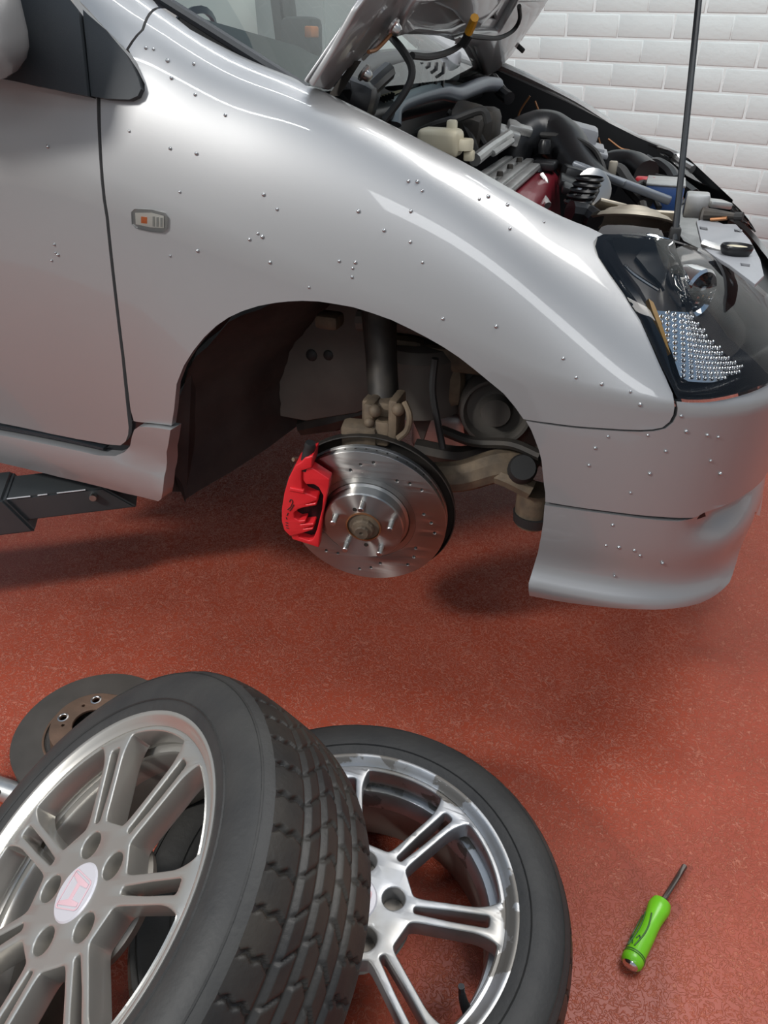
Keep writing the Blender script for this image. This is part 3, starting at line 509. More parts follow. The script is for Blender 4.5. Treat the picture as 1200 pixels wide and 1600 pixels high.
while ss < max(sr):
    vv_ = min(vr)
    while vv_ < max(vr):
        if inside(ss, vv_, rf): bd.ball(tuple(body(ss, vv_, -.029)), .0036, 8)
        vv_ += .036
    ss += .0150
bd.build('reflector_facet', CHROME, refl, kind='stuff')
panel([(0.4474,1.6301),(0.4565,1.6159),(0.4673,1.5551),(0.4840,1.4435),(0.4975,1.3249),(0.4877,1.3662),(0.4705,1.4749),(0.4557,1.5670)], -.02, .01, ds=.01, dv=.03).build('amber_strip', AMB, car)
pj = body(*[(0.7001,1.7448)][0], -.035)
pm = Matrix.Translation(pj) @ Vector((.75,-.60,-.05)).to_track_quat('Z','Y').to_matrix().to_4x4()
B().lathe([(.030,-.05),(.040,-.02),(.040,.008),(.036,.012),(.030,.004),(.022,-.03)], 32, mat=pm).build('projector_ring', CHROME, car)
B().lathe([(0,.016),(.018,.012),(.030,-.002)], 32, mat=pm).build('projector_lens', LENS2, car)
B().tube([body(*q, -.018) for q in [(0.4020,1.8033),(0.4206,1.7646),(0.4405,1.7290),(0.4637,1.7036)]], .003, 8).tube([body(*q, -.02) for q in [(0.3799,1.7983),(0.4048,1.7271),(0.4235,1.6500)]], .002, 8).build('bezel_trim', CHROME, car)
B().tube([body(*q, -.03) for q in [(0.5198,1.8676),(0.5273,1.7721),(0.5385,1.6685)]], [.006,.011,.006], 12).build('position_lamp', LENS2, car)
panel([(0.4354,1.9489),(0.4776,1.9649),(0.5157,1.9066),(0.4946,1.6793),(0.4449,1.7590),(0.4233,1.8432)], -.06, .005, ds=.02, dv=.04).build('bulb_shroud', BLACK, car)
# water beads
dr = B()
for u_, (a, b_) in enumerate([(-0.5428,0.7940),(-0.5383,0.7904),(-0.5412,0.8166),(-0.5554,0.7689),(-0.5152,1.0603),(-0.3441,1.5175),(-0.3325,1.5343),(-0.3089,1.5215),(-0.2993,1.4550),(-0.2603,1.4408),(-0.3658,1.1930),(-0.2534,1.2289),(-0.2970,1.2040),(-0.2825,1.0893),(-0.1423,1.1928),(-0.1653,1.0414),(-0.1513,1.0681),(-0.1438,1.0646),(-0.2578,0.9466),(-0.1200,1.1658),(-0.0664,0.9777),(0.0077,1.1132),(-0.0178,1.0947),(0.0983,1.5320),(0.0889,1.5639),(0.0761,1.5387),(0.1787,1.7031),(0.1896,1.7694),(0.2178,1.8104),(0.2290,1.6524),(0.2726,1.8686),(0.0860,1.4027),(0.0901,1.2762),(0.1112,1.2226),(0.2307,1.1364),(0.1499,1.0541),(0.4387,1.0438),(0.4553,0.9815),(0.4030,0.7689),(0.4187,0.8271),(0.4751,0.8612),(0.4898,0.6969),(0.5060,0.8030),(0.4675,0.5982),(0.4504,0.4354),(0.3980,0.6889),(0.4469,0.3309),(0.4672,0.3320),(0.4919,0.3264),(0.5027,0.3035),(0.4695,0.1831),(0.5409,0.2714),(0.5624,0.8837),(0.5814,0.8738),(0.5290,0.8961),(0.5165,0.9582),(0.5787,0.7684),(0.6025,0.7033),(-0.2702,1.5849),(-0.2103,1.4164),(-0.3101,0.8994),(-0.1313,1.0020),(0.0036,1.0632),(0.0041,1.0916),(0.3961,1.0564),(0.3350,1.1399),(0.3580,1.0586),(0.0078,1.2909),(0.0491,1.2685)]):
    dr.ball(tuple(body(a, b_, .0004)), .0022 + .0012*((u_*37) % 10)/10, 8)
dr.build('water_beads', DROP, car, kind='stuff')
# ---------------- engine bay ----------------
B().raw([(-.16,1.50,.5),(.50,1.50,.5),(.50,1.50,.90),(.35,1.525,.945),(.128,1.535,1.03),(-.086,1.535,1.105),(-.16,1.535,1.12)], [(0,1,2,3,4,5,6)]).raw([(.50,1.50,.5),(.62,1.2,.5),(.62,1.2,.84),(.50,1.50,.90)], [(0,1,2,3)]).build('far_inner_wing', BLACK, car)
B().tube([(p[0], 1.695-p[1], p[2]+.008) for p in body(np.linspace(-.12,.80,24), 1.97)], .011, 8).build('wing_rail', ALU, car)
B().tube([(0.3845,1.4500,0.8946), (0.4331,1.3800,0.8801), (0.4840,1.3000,0.8588), (0.5246,1.2200,0.8422)], .016, 8).build('headlamp_back', BLACK, car)
B().box((-.20,.98,.80), (.04,1.04,.46), .015).box((.15,1.00,.60), (.62,1.02,.04), .01).build('bulkhead', BLACK, car)
B().raw([(-.16,.185,.86),(.10,.185,.84),(.30,.185,.70),(.48,.185,.62),(.46,.185,.74),(.35,.185,.79),(.128,.185,.89),(-.086,.185,.98),(-.16,.185,1.0)], [tuple(range(8))]).build('near_inner_wing', BLACK, car)
cw = B()
cw.box((-.165,.85,1.06), (.10,1.30,.05), .02, rot=(0,.3,0), seg=3).box((-0.1243,0.3400,1.0943), (.10,.12,.07), .02, rot=(0,.3,.2)).box((-0.1333,0.7500,1.1141), (.05,.24,.05), .012).box((-0.1436,0.5000,1.1188), (.07,.14,.045), .02, rot=(.2,.3,0))
for i, (u_, v_) in enumerate([(0,0)]*7): cw.box(tuple(np.array((-0.1443,0.7000,1.1152)) + np.array([.012*i, .018*i, .0])), (.006,.012,.05), .001)
cw.build('scuttle_panel', BLACK, car)
B().tube([(-0.1254,0.2800,1.1039), (-0.1347,0.4200,1.1194), (-0.1439,0.6000,1.1317), (-0.1422,1.0000,1.1299), (-0.1136,1.4500,1.0913)], .028, 12).build('scuttle_seal', BLACK, car)
B().tube([(-0.1611,0.5500,1.1477), (-0.1637,0.7500,1.1522), (-0.1348,1.0000,1.1423)], .012, 8).tube([(-0.0919,0.3000,1.0728), (-0.0920,0.3200,1.0964), (-0.0833,0.3600,1.1148), (-0.0792,0.4200,1.1312)], .016, 10).build('wiper_linkage', BLACK, car)
B().box((-0.1190,1.0500,1.1268), (.05,.05,.07), .012, seg=3).box((-0.1071,1.0500,1.1450), (.03,.03,.03), .006).build('wiper_motor', GREYP, car)
B().raw([tuple(q) for q in [(-0.1429,0.5500,1.0836),(-0.0674,0.5500,1.1029),(-0.1106,0.5500,1.0847),(-0.1466,0.5500,1.0514)]], [(0,1,2,3)]).build('bonnet_label', CREAM, car)
lab = B()
for i in range(5):
    p = np.array((-0.1317,0.5450,1.0763)); d = np.array((-0.1051,0.5450,1.0863)) - p
    lab.box(tuple(p + d*i/4.4), (.008,.002,.012), 0, rot=(0,.2,0))
lab.build('label_print', BLACK, car)
B().tube([(-0.1222,0.6000,1.0288), (-0.1237,0.6200,1.0597), (-0.1070,0.7000,1.0740), (-0.0815,0.8200,1.0818), (-0.0614,0.9000,1.0737), (-0.0491,0.9800,1.0800), (-0.0327,1.0800,1.0877), (-0.0132,1.1500,1.0843)], .018, 12).build('coolant_hose', PIPE, car)
B().tube([(-0.0359,1.2000,1.0951), (-0.0018,1.1500,1.0700), (0.0268,1.1200,1.0564)], .016, 10).build('vacuum_hose', BLACK, car)
for pts, r in (([(-0.0773,0.6200,1.0135),(-0.0365,0.6200,1.0310),(0.0104,0.6200,1.0448),(0.0599,0.6200,1.0609),(0.0750,0.6200,1.0393)], .008), ([(-0.1143,0.7000,0.9961),(-0.0290,0.7000,1.0315),(0.0262,0.7000,1.0461)], .005), ([(-0.0547,0.8000,1.0426),(0.0069,0.8000,1.0127),(0.0347,0.8000,0.9811)], .007), ([(-0.0127,0.7500,1.0349),(0.0118,0.7500,0.9976),(0.0289,0.7500,0.9660)], .009), ([(0.2310,1.0000,0.9505),(0.2752,1.0000,0.9126),(0.3055,1.0000,0.8675)], .010)):
    B().tube(pts, r, 8).build('engine_hose', RUB, car)
rs = B(); rs.box((0.0016,0.5200,1.0095), (.085,.06,.05), .012, seg=3).box((0.0185,0.5400,1.0337), (.02,.02,.03), .005); rs.build('brake_fluid_reservoir', CREAM, car)
B().lathe([(0,.02),(.02,.02),(.022,.016),(.022,.0),(0,0)], 18, mat=Matrix.Translation((0.0465,0.5200,0.9979))).box((0.0614,0.5200,0.9883), (.02,.02,.02), .004).build('reservoir_cap', CREAM, car)
B().tube([(0.0527,0.6200,0.9686), (0.0626,0.7200,0.9812), (0.0817,0.8400,0.9970)], .013, 10).tube([(0.0744,0.7000,0.9737), (0.0968,0.8000,0.9907)], .007, 8).build('strut_brace', ALU, car)
B().box((0.0307,0.9500,0.9949), (.12,.07,.03), .006, rot=(.1,.25,.2)).box((0.0827,0.9800,1.0019), (.06,.05,.02), .005, rot=(.2,.2,.3)).build('engine_mount', ALU, car)
B().box((0.0194,0.8500,1.0026), (.07,.1,.1), .02).box((-0.0144,0.8000,0.9986), (.08,.1,.12), .02, rot=(.3,.2,.1)).build('throttle_body', DARKSTEEL, car)
# valve cover with its coil plate
va = B(); va.hexa([(.03,.40,.80),(.215,.40,.80),(.215,.955,.80),(.03,.955,.80),(.05,.40,.925),(.195,.40,.915),(.195,.945,.915),(.05,.945,.93)])
bmesh.ops.bevel(va.bm, geom=va.bm.edges[:], offset=.018, segments=3, affect='EDGES', profile=.5)
vc = va.build('valve_cover', VALVE, car)
cp = B()
for i in range(4): cp.box((.068+.026*i, .70, .936 - .0015*i), (.021,.50,.014), .004)
cp.box((.105,.70,.930), (.105,.50,.008), .003); cp.build('coil_cover', ALU, vc)
for y_ in (.52,.62,.74,.86): B().lathe([(0,.009),(.006,.009),(.007,.004),(.007,0)], 10, mat=Matrix.Translation((.108,y_,.941))).build('cover_bolt', DARKSTEEL, vc)
B().box((0.1647,0.9000,0.9325), (.055,.05,.022), .006, seg=3).ball((0.1478,0.8800,0.9213), .016, 12, (1,1.2,.7)).lathe([(.014,0),(.016,.02),(.012,.03),(.0,.03)], 14, mat=Matrix.Translation((0.1548,0.9300,0.9538))).build('oil_filler_cap', BLACK, vc)
B().tube([(0.1709,0.8000,0.9257), (0.1843,0.7900,0.9103), (0.1870,0.7600,0.8877)], .006, 8).build('dipstick_tube', ALU, vc)
B().tube([(0.1660,0.7200,0.8989), (0.1880,0.7000,0.8928), (0.2064,0.6800,0.8788)], .010, 8).build('heater_pipe', ALU, vc)
# intake, air box, hoses
B().tube([(0.0763,0.9800,0.9123), (0.0770,1.0000,0.9642), (0.1101,1.0500,0.9831), (0.1522,1.0600,0.9813), (0.1962,1.0200,0.9611), (0.2399,0.9500,0.9253), (0.2862,0.9000,0.8977), (0.3190,0.8800,0.8858)], [.035,.05,.055,.055,.052,.045,.04,.035], 14).build('intake_duct', BLACK, car)
B().tube([(0.0858,1.0000,0.9862), (0.1407,1.0000,0.9873), (0.2051,0.9800,0.9865), (0.2634,0.9500,0.9686), (0.2924,0.9200,0.9415), (0.3103,0.9000,0.9034)], .007, 8).build('intake_clip', RUB, car)
ab = B(); ab.box((0.1804,1.2200,0.9672), (.14,.12,.07), .012, rot=(0,.2,.1)); ab.box((0.2029,1.1800,0.9580), (.15,.13,.012), .003, rot=(0,.2,.1)); ab.box((0.2147,1.1600,0.9483), (.15,.13,.012), .003, rot=(0,.2,.1)); ab.build('air_box', GREYP, car)
B().tube([(0.2769,1.2000,0.8976), (0.3163,1.2000,0.9108), (0.3583,1.1800,0.9108), (0.3949,1.1200,0.8989)], .034, 12).tube([(0.3750,1.3000,0.8816), (0.4138,1.3000,0.9000), (0.4501,1.2500,0.8890), (0.4699,1.2000,0.8730)], .02, 10).build('air_hose', BLACK, car)
B().tube([(0.3149,0.9500,0.9254), (0.3347,0.9500,0.9223), (0.3569,0.9300,0.9023), (0.3801,0.9000,0.8869), (0.4090,0.8600,0.8699)], .017, 10).build('radiator_hose', RUB, car)
B().box((0.3181,0.9400,0.9282), (.02,.02,.035), .004).build('brass_bracket', HEAT, car)
mf = B(); mf.box((0.2333,0.8600,0.9137), (.05,.06,.05), .008, rot=(0,.2,.3)).box((0.2510,0.8000,0.9064), (.08,.05,.018), .004, rot=(.2,.3,.2)).box((0.2625,0.7700,0.8980), (.08,.05,.016), .004, rot=(.2,.3,.2)).tube([(0.2716,0.7000,0.8854), (0.2882,0.7400,0.9040), (0.2984,0.8000,0.9201)], .02, 10).tube([(0.2589,0.6400,0.8787), (0.2912,0.6600,0.8713), (0.3141,0.6400,0.8636)], .022, 10)
for i in range(5): mf.lathe([(.028,0),(.031,.004),(.028,.008)], 16, mat=Matrix.Translation(np.array((0.2705,0.6800,0.8885)) + np.array([.004*i, .004*i, .011*i])))
mf.build('alternator', BLACK, car)
B().lathe([(.010,-.004),(.040,-.004),(.044,.004),(.036,.008),(.010,.008)], 24, mat=Matrix.Translation((0.2928,0.7400,0.9096)) @ Euler((1.2,0,.6)).to_matrix().to_4x4()).build('drive_pulley', STEEL, car)
B().box((0.3450,0.8600,0.9110), (.24,.02,.018), .004, rot=(0,.25,-.15)).box((0.2997,0.8600,0.9259), (.12,.015,.012), .003, rot=(0,.25,-.3)).build('engine_bracket', PIPE, car)
# heat shield with pressed ribs
hv = B(); hc = np.array((0.3855,0.6800,0.8529)); 
prof = []
for i in range(23):
    t = i/22; prof.append((.005 + .095*t, .035*math.cos(t*PI/2) + .004*math.sin(t*26)))
hv.lathe(prof, 28, mat=Matrix.Translation(hc) @ Euler((-.35,.1,.3)).to_matrix().to_4x4())
hv.box(tuple(hc + np.array([-.05,.03,.03])), (.06,.05,.008), .003, rot=(-.5,.2,.3)).box(tuple(hc + np.array([.0,.07,.0])), (.19,.06,.008), .003, rot=(-.9,0,.1)).build('exhaust_heat_shield', HEAT, car)
B().tube([(0.3998,0.8000,0.8787), (0.4056,0.7800,0.8662), (0.4027,0.7500,0.8510)], .010, 8).build('shield_bolt_boss', DARKSTEEL, car)
bt = B(); bt.box((0.4439,0.9500,0.8711), (.085,.13,.07), .006); bat = bt.build('battery', BLUE, car)
B().box(tuple(np.array((0.4439,0.9500,0.8711)) + np.array([0,0,.036])), (.087,.132,.006), .002).build('battery_lid', ALU, bat)
B().box((0.3966,1.0000,0.8954), (.05,.035,.025), .008, seg=3).ball((0.4151,0.9800,0.8949), .016, 10).build('terminal_cover', REDP, bat)
B().tube([(0.3686,0.9000,0.8862), (0.3928,0.9500,0.9019), (0.4155,0.9000,0.8893), (0.4387,0.8600,0.8623)], .007, 8).tube([(0.4190,1.0500,0.9047), (0.4498,1.0200,0.9032), (0.4625,1.0000,0.8923)], .006, 8).build('battery_cable', RUB, car)
for pts in ([(0.0333,1.4200,1.0480),(0.0082,1.4200,1.0059),(0.0014,1.4200,0.9635)], [(0.0495,1.4200,1.0355),(0.0667,1.4200,0.9999),(0.0608,1.4200,0.9712)], [(0.2434,1.4000,0.9511),(0.2568,1.4000,0.9235),(0.2753,1.4000,0.8975)], [(0.2705,1.4000,0.9491),(0.3099,1.4000,0.9262),(0.3353,1.4000,0.9225)]):
    B().tube(pts, .003, 6).build('wing_cable', COPPER, car)
# slam panel
B().raw([tuple(q) for q in ((0.5000,1.4830,0.7891), (0.5300,1.4549,0.8078), (0.5350,1.1813,0.8282), (0.5400,1.0510,0.8085), (0.5450,0.8510,0.8065), (0.5500,0.7954,0.7902), (0.5000,0.7342,0.8202), (0.4900,0.9450,0.8013), (0.4900,1.1297,0.7987), (0.4950,1.1416,0.8207))], [tuple(range(10))]).build('slam_panel', ALU, car)
PZ = [(0.5165,0.7197,0.8650),(0.5461,0.7699,0.8650),(0.5694,0.7065,0.8650),(0.5950,0.7175,0.8650),(0.6118,0.5615,0.8650),(0.6175,0.4000,0.8650),(0.6141,0.2829,0.8650),(0.5957,0.2175,0.8650),(0.5638,0.3345,0.8650),(0.5354,0.4121,0.8650),(0.5236,0.4666,0.8650)]
sp = B().mesh(plate_mesh([(p[0],p[1]) for p in PZ], [[(q[0],q[1]) for q in hh_] for hh_ in ([(0.5218,0.6650,0.8650),(0.5366,0.6576,0.8650),(0.5369,0.6241,0.8650),(0.5224,0.6312,0.8650)], [(0.5882,0.6593,0.8650),(0.6027,0.6588,0.8650),(0.5999,0.6313,0.8650),(0.5880,0.6327,0.8650)], [(0.5827,0.3613,0.8650),(0.5979,0.3579,0.8650),(0.5952,0.3333,0.8650),(0.5823,0.3373,0.8650)])], .006, .001, .865)); sp.build('grille_shroud', GREYP, car)
B().raw([(.50,.3,.70),(.74,.3,.70),(.74,1.4,.70),(.50,1.4,.70),(.45,.3,.62),(.45,1.4,.62)], [(0,1,2,3),(0,3,5,4)]).build('radiator', BLACK, car)
lt = B(); lt.box((0.5547,0.8000,0.8895), (.05,.05,.014), .004, rot=(0,.1,.4)).box((0.5137,0.8000,0.8840), (.05,.05,.05), .006); lt.build('lock_carrier', ALU, car)
ll = B(); ll.tube([(0.5326,0.7400,0.8756), (0.5611,0.7300,0.8781), (0.5917,0.7200,0.8796)], [.014,.010,.006], 10).tube([(0.5334,0.7000,0.8441), (0.5265,0.7400,0.8622), (0.5296,0.7800,0.8818)], .005, 6).build('bonnet_latch', DARKSTEEL, car)
B().tube([(0.5893,0.7200,0.8794), (0.6047,0.7150,0.8814)], .0085, 10, smooth=False).build('latch_knob', RUB, car)
B().tube([(0.5439,0.7250,0.8687), (0.5620,0.7200,0.8722), (0.5749,0.7150,0.8754)], .004, 8).build('latch_worn_lever', COPPER, car)
ov = B(); ov.lathe([(0,-.014),(.018,-.012),(.026,0),(.028,.008),(.026,.012),(.022,.008),(0,.006)], 24, mat=Matrix.Translation((0.5774,0.4200,0.8703)) @ Matrix.Diagonal((1,.8,1,1))); ov.build('bonnet_buffer', BLACK, car)
B().lathe([(0,.0085),(.018,.0085),(.019,.006)], 20, mat=Matrix.Translation((0.5774,0.4200,0.8703)) @ Matrix.Diagonal((1,.8,1,1))).build('buffer_face', CREAM, car)
B().tube([(0.5220,0.4600,0.8719), (0.5412,0.4500,0.8688), (0.5575,0.4400,0.8677)], .007, 8).build('buffer_arm', ALU, car)
B().tube([(0.4711,0.4200,0.8802), (0.4559,0.5000,1.0399), (0.4365,0.6200,1.2512), (0.4301,0.6600,1.3193)], .0058, 10, smooth=False).build('bonnet_prop_rod', SATIN, car)
B().box((0.4696,0.4300,0.8870), (.02,.02,.03), .005).build('prop_rod_grommet', RUB, car)
B().rod((0.4784,0.9000,0.8865), (0.4832,0.9000,0.8772), .006).build('brass_peg', COPPER, car)
# ---------------- raised bonnet ----------------
BM = Matrix([[0.579408, 0.0, 0.815037, -0.129363], [0.0, -1.0, 0.0, 0.0], [0.815037, 0.0, -0.579408, 1.120201], [0.0, 0.0, 0.0, 1.0]])      # x up the bonnet, y across, z out of the underside
bo = rounded([(0.0262,-0.0710),(0.0159,-0.1297),(0.0085,-0.1858),(0.0329,-0.1923),(0.0564,-0.2233),(0.0803,-0.2678),(0.0960,-0.3236),(0.1036,-0.4012),(0.1047,-0.5236),(0.1033,-0.6717),(0.0925,-0.8223),(0.0701,-0.9856),(0.0368,-1.1526),(-0.0059,-1.3345),(-0.0222,-1.4450),(-0.0136,-1.5498),(-0.0061,-1.6468)] + [(0.2421,-1.6286)] + [(.62,-1.53),(.80,-1.42),(.86,-1.2),(.88,-.85),(.86,-.5),(.80,-.28),(.62,-.165),(.3,-.16)], .004, 2)
hb = [(0.1652,-0.3357),(0.1730,-0.4054),(0.1640,-0.5722),(0.1428,-0.7234),(0.1303,-0.6571),(0.1249,-0.5233),(0.1291,-0.3881),(0.1406,-0.3197)]
bn = B().mesh(plate_mesh(bo, [], .004, .0012, .027)).build('bonnet', PAINT, car, BM)
hole1 = rounded([(0.2154,-1.3916),(0.2391,-1.4355),(0.2325,-1.5165),(0.1737,-1.4465),(0.1758,-1.3945)], .003, 2)
hole2 = rounded([(0.0706,-0.2275),(0.1000,-0.2527),(0.0980,-0.2693),(0.0671,-0.2456)], .003, 2)
hole3 = rounded([(0.1914,-0.9504),(0.1790,-0.9396),(0.1549,-1.0494),(0.1573,-0.9224),(0.1710,-0.8869),(0.1945,-0.8334)], .004, 2)
bi = rounded([(0.0268,-0.0799),(0.0180,-0.1321),(0.0139,-0.1699),(0.0463,-0.1864),(0.0674,-0.2268),(0.0914,-0.2810),(0.1073,-0.3200),(0.1179,-0.4112),(0.1150,-0.5366),(0.1143,-0.6709),(0.1016,-0.8346),(0.0765,-1.0161),(0.0356,-1.2108),(-0.0038,-1.3887),(0.0051,-1.4889),(0.0066,-1.5829)] + [(0.2365,-1.5225)] + [(.58,-1.50),(.76,-1.40),(.82,-1.2),(.84,-.85),(.82,-.5),(.76,-.30),(.58,-.19),(.3,-.18)], .006, 3)
fr = B().mesh(plate_mesh(bi, [hole1, hole2, hole3], .012, .004, .036)); fr.build('bonnet_inner_frame', PAINT, bn)
B().mesh(plate_mesh(rounded([(0.0294,-0.0667),(0.0228,-0.1202),(0.0818,-0.1599),(0.1377,-0.1688),(0.1759,-0.1603),(0.1748,-0.0831),(0.1435,-0.0714),(0.0871,-0.0730)], .004, 2), [], .010, .003, .041)).build('bonnet_edge_rail', PAINT, bn)
B().mesh(plate_mesh(rounded([(0.1119,-0.7036),(0.0928,-0.9692),(0.0050,-1.3617),(0.0142,-1.4597),(0.0658,-1.5203),(0.1982,-1.5025),(0.2412,-1.4743),(0.2180,-1.0563),(0.1365,-1.0944),(0.1317,-0.8575)], .006, 3), [], .022, .009, .052)).build('bonnet_stiffener', PAINT, bn)
B().mesh(plate_mesh(rounded([(0.1096,-0.3228),(0.1224,-0.4018),(0.1199,-0.5255),(0.1146,-0.6968),(0.1352,-0.8802),(0.1768,-0.9614),(0.2131,-0.9142),(0.1775,-0.2880),(0.1418,-0.2892)], .01, 3), [hb], .016, .006, .045)).build('bonnet_stiffener', PAINT, bn)
def bp(u, z): return (u[0], u[1], z)
B().tube([bp(q, .075) for q in [(0.1007,-0.3397),(0.0967,-0.4551),(0.1025,-0.5651),(0.1166,-0.6394),(0.1381,-0.6479),(0.1564,-0.6430)]], .006, 8).build('washer_hose', RUB, bn)
B().tube([bp(q, .075) for q in [(0.1403,-0.6318),(0.1366,-0.8120),(0.1377,-0.9981),(0.1566,-1.1083),(0.1852,-1.0918),(0.2135,-0.9742)]], .005, 8).build('washer_hose', RUB, bn)
B().tube([bp(q, .078) for q in [(0.1481,-0.6278),(0.1632,-0.6150),(0.1776,-0.5979)]], .0085, 8).build('hose_tape', YEL, bn)
B().tube([bp(q, .08) for q in [(0.1219,-0.6366),(0.1325,-0.6360),(0.1457,-0.6340)]], .009, 8).build('hose_clip', BLACK, bn)
B().tube([(-0.0530,0.3600,1.1849), (-0.0227,0.3300,1.1650), (-0.0043,0.3200,1.1423), (-0.0039,0.3100,1.1190), (-0.0203,0.3000,1.0902), (-0.0417,0.2900,1.0627)], .0065, 8).build('washer_feed_hose', RUB, car)
for q in [(0.1290,-0.2526),(0.0503,-0.2452)]: B().lathe([(0,.060),(.006,.060),(.009,.056),(.010,.05),(.014,.048),(.014,.044)], 14, mat=Matrix.Translation((q[0],q[1],0))).build('hinge_bolt', STEEL, bn)
B().tube([bp(q, .05) for q in [(0.1247,-0.2538),(0.1064,-0.2384),(0.0934,-0.2202),(0.0901,-0.1897)]], .003, 6).build('hinge_cable', COPPER, bn)
hg = B(); hg.hexa([(-0.1090,0.2000,1.1016), (-0.0891,0.2000,1.1023), (-0.1006,0.2300,1.1004), (-0.1209,0.2300,1.0997), (-0.0649,0.2000,1.1520), (-0.0510,0.2000,1.1523), (-0.0616,0.2300,1.1516), (-0.0758,0.2300,1.1512)]); hg.build('bonnet_hinge', DARKSTEEL, car)
for q in [(0.0900,-1.5918),(0.0153,-1.5737)]: B().box((q[0], q[1], .05), (.014,.012,.03), .003).build('bonnet_stop', RUB, bn)
# ---------------- wheels ----------------
def ztw(M4): return M4
TREADME = []
def make_wheel(label, group, M4, sp0, lug0, valve, rimmat, dirty):
    root = empty('alloy_wheel', label, 'wheel', group=group); root.matrix_world = M4
    # tyre carcass with sidewalls
    half = [(.222,-.010),(.228,.001),(.236,.0035),(.250,.0060),(.266,.0055),(.281,.001),(.292,-.007),(.2985,-.016)]
    prof = half + [(.296,-.03),(.296,-.176)] + [(r, -.206-z+.0) for r, z in reversed(half)]
    ty = B().lathe(prof, 128).build('tyre', TYRE, root)
    rg = B()
    for r, z in ((.244,.0062),(.2895,-.0040)): rg.lathe([(r-.0012,z-.001),(r,z+.0008),(r+.0012,z-.001)], 96)
    for i in range(72):
        a = 2*PI*i/72
        if False: rg.box((.272*math.cos(a), .272*math.sin(a), .0042), (.018,.0011,.002), 0, rot=(0,.32,a))
    rg.build('sidewall_ribs', TYRE, ty, kind='stuff')
    # tread: height field with circumferential grooves, shoulder slots and angled sipes
    if not TREADME:
        NT, NZ = 1200, 64; zz = np.linspace(-.0155, -.1905, NZ); th = np.arange(NT)*2*PI/NT
        Tg, Zg = np.meshgrid(th, zz, indexing='ij'); x = (Zg+.103)/.0875
        R = .3085 - .0100*np.abs(x)**3.2
        depth = np.zeros_like(R)
        for gz in (-.060,-.088,-.118,-.146): depth = np.maximum(depth, .0065*np.exp(-((Zg-gz)/.0036)**6))
        pitch = 2*PI/48; ph = (Tg/pitch) % 1
        sh = ((Zg > -.052) | (Zg < -.156))
        depth = np.maximum(depth, np.where(sh, .0055*np.exp(-(((Tg/pitch + .25*np.abs((Zg+.035)*60 % 1 - .5)) % 1 - .5)/.07)**4), 0))
        ph2 = ((Tg + (Zg+.103)*3.2*np.sign(Zg+.103))/pitch) % 1
        depth = np.maximum(depth, np.where(~sh, .004*np.exp(-((ph2-.5)/.06)**4), 0))
        R = R - depth
        V = np.stack([R*np.cos(Tg), R*np.sin(Tg), Zg], -1).reshape(-1,3); idx = np.arange(NT*NZ).reshape(NT,NZ); nx_ = np.roll(idx, -1, 0)
        F = np.stack([idx[:,:-1], nx_[:,:-1], nx_[:,1:], idx[:,1:]], -1).reshape(-1,4)
        me = bpy.data.meshes.new('tread'); me.from_pydata(V.tolist(), [], F.tolist()); me.polygons.foreach_set('use_smooth', [True]*len(me.polygons)); me.update(); me.flip_normals() if False else None
        TREADME.append(me)
    me = TREADME[0]
    link('tread', me, ty, TREAD)
    # rim
    B().lathe([(.2225,-.012),(.2285,.000),(.2282,.0022),(.2255,.0028),(.2215,.0012),(.2175,-.004),(.2115,-.0075),(.2095,-.014),(.2080,-.044),(.2060,-.048),(.1960,-.050),(.1935,-.054),(.1915,-.085),(.1930,-.13),(.2000,-.17),(.2100,-.19),(.2200,-.200),(.228,-.204),(.222,-.196),(.205,-.17),(.199,-.13),(.198,-.09),(.21,-.04),(.2225,-.012)], 128).build('rim', rimmat, root)
    B().lathe([(.1914,-.086),(.1926,-.13),(.1996,-.17),(.2096,-.19)], 96).build('barrel_grime', WHITEW, root)
    sect = 2*PI/7; holes = []
    def rot(pts, a): c_, s_ = math.cos(a), math.sin(a); return [(x*c_-y*s_, x*s_+y*c_) for x, y in pts]
    def hw(r): return .0165 + .0015*((r-.08)/.1) + .012*max(0,(r-.165)/.04)**2 + .010*max(0,(.098-r)/.03)**2   # half width of a twin spoke
    for k in range(7):
        a = sp0 + k*sect
        sl = [(.086,-.0044),(.086,.0044),(.135,.0072),(.189,.0082),(.189,-.0082),(.135,-.0072)]
        holes.append(rot(rounded(sl, .0055, 4), a))
        low = []; up = []
        for i in range(15):
            r = .085 + (.2035-.085)*i/14; h = sect/2 - math.asin(min(.9, hw(r)/r))
            if h < .01: continue
            low.append((r*math.cos(-h), r*math.sin(-h))); up.append((r*math.cos(h), r*math.sin(h)))
        h = sect/2 - math.asin(hw(.2035)/.2035)
        arc = [(.2035*math.cos(q), .2035*math.sin(q)) for q in np.linspace(-h, h, 9)[1:-1]]
        holes.append(rot(rounded(low + arc + up[::-1], .008, 2), a + sect/2))
    lugs = [(.05715*math.cos(lug0+k*2*PI/5), .05715*math.sin(lug0+k*2*PI/5)) for k in range(5)]
    holes += [circ(x, y, .0160, 24) for x, y in lugs]
    pm = plate_mesh(circ(0,0,.2120,128), holes, .034, .0028, 0)
    b = bmesh.new(); b.from_mesh(pm); bpy.data.meshes.remove(pm)
    for r in np.linspace(-.2,.2,15):
        for no in ((1,0,0),(0,1,0)): bmesh.ops.bisect_plane(b, geom=b.verts[:]+b.edges[:]+b.faces[:], dist=1e-6, plane_co=(r,r,0), plane_no=no)
    for v in b.verts:
        r = math.hypot(v.co.x, v.co.y); v.co.z += -.006 - .008*max(0, 1-(r/.2)**2) + (-.002 if r > .205 else 0)
    sw = B(); sw.take(b); sw.build('spokes', rimmat, root, ang=28)
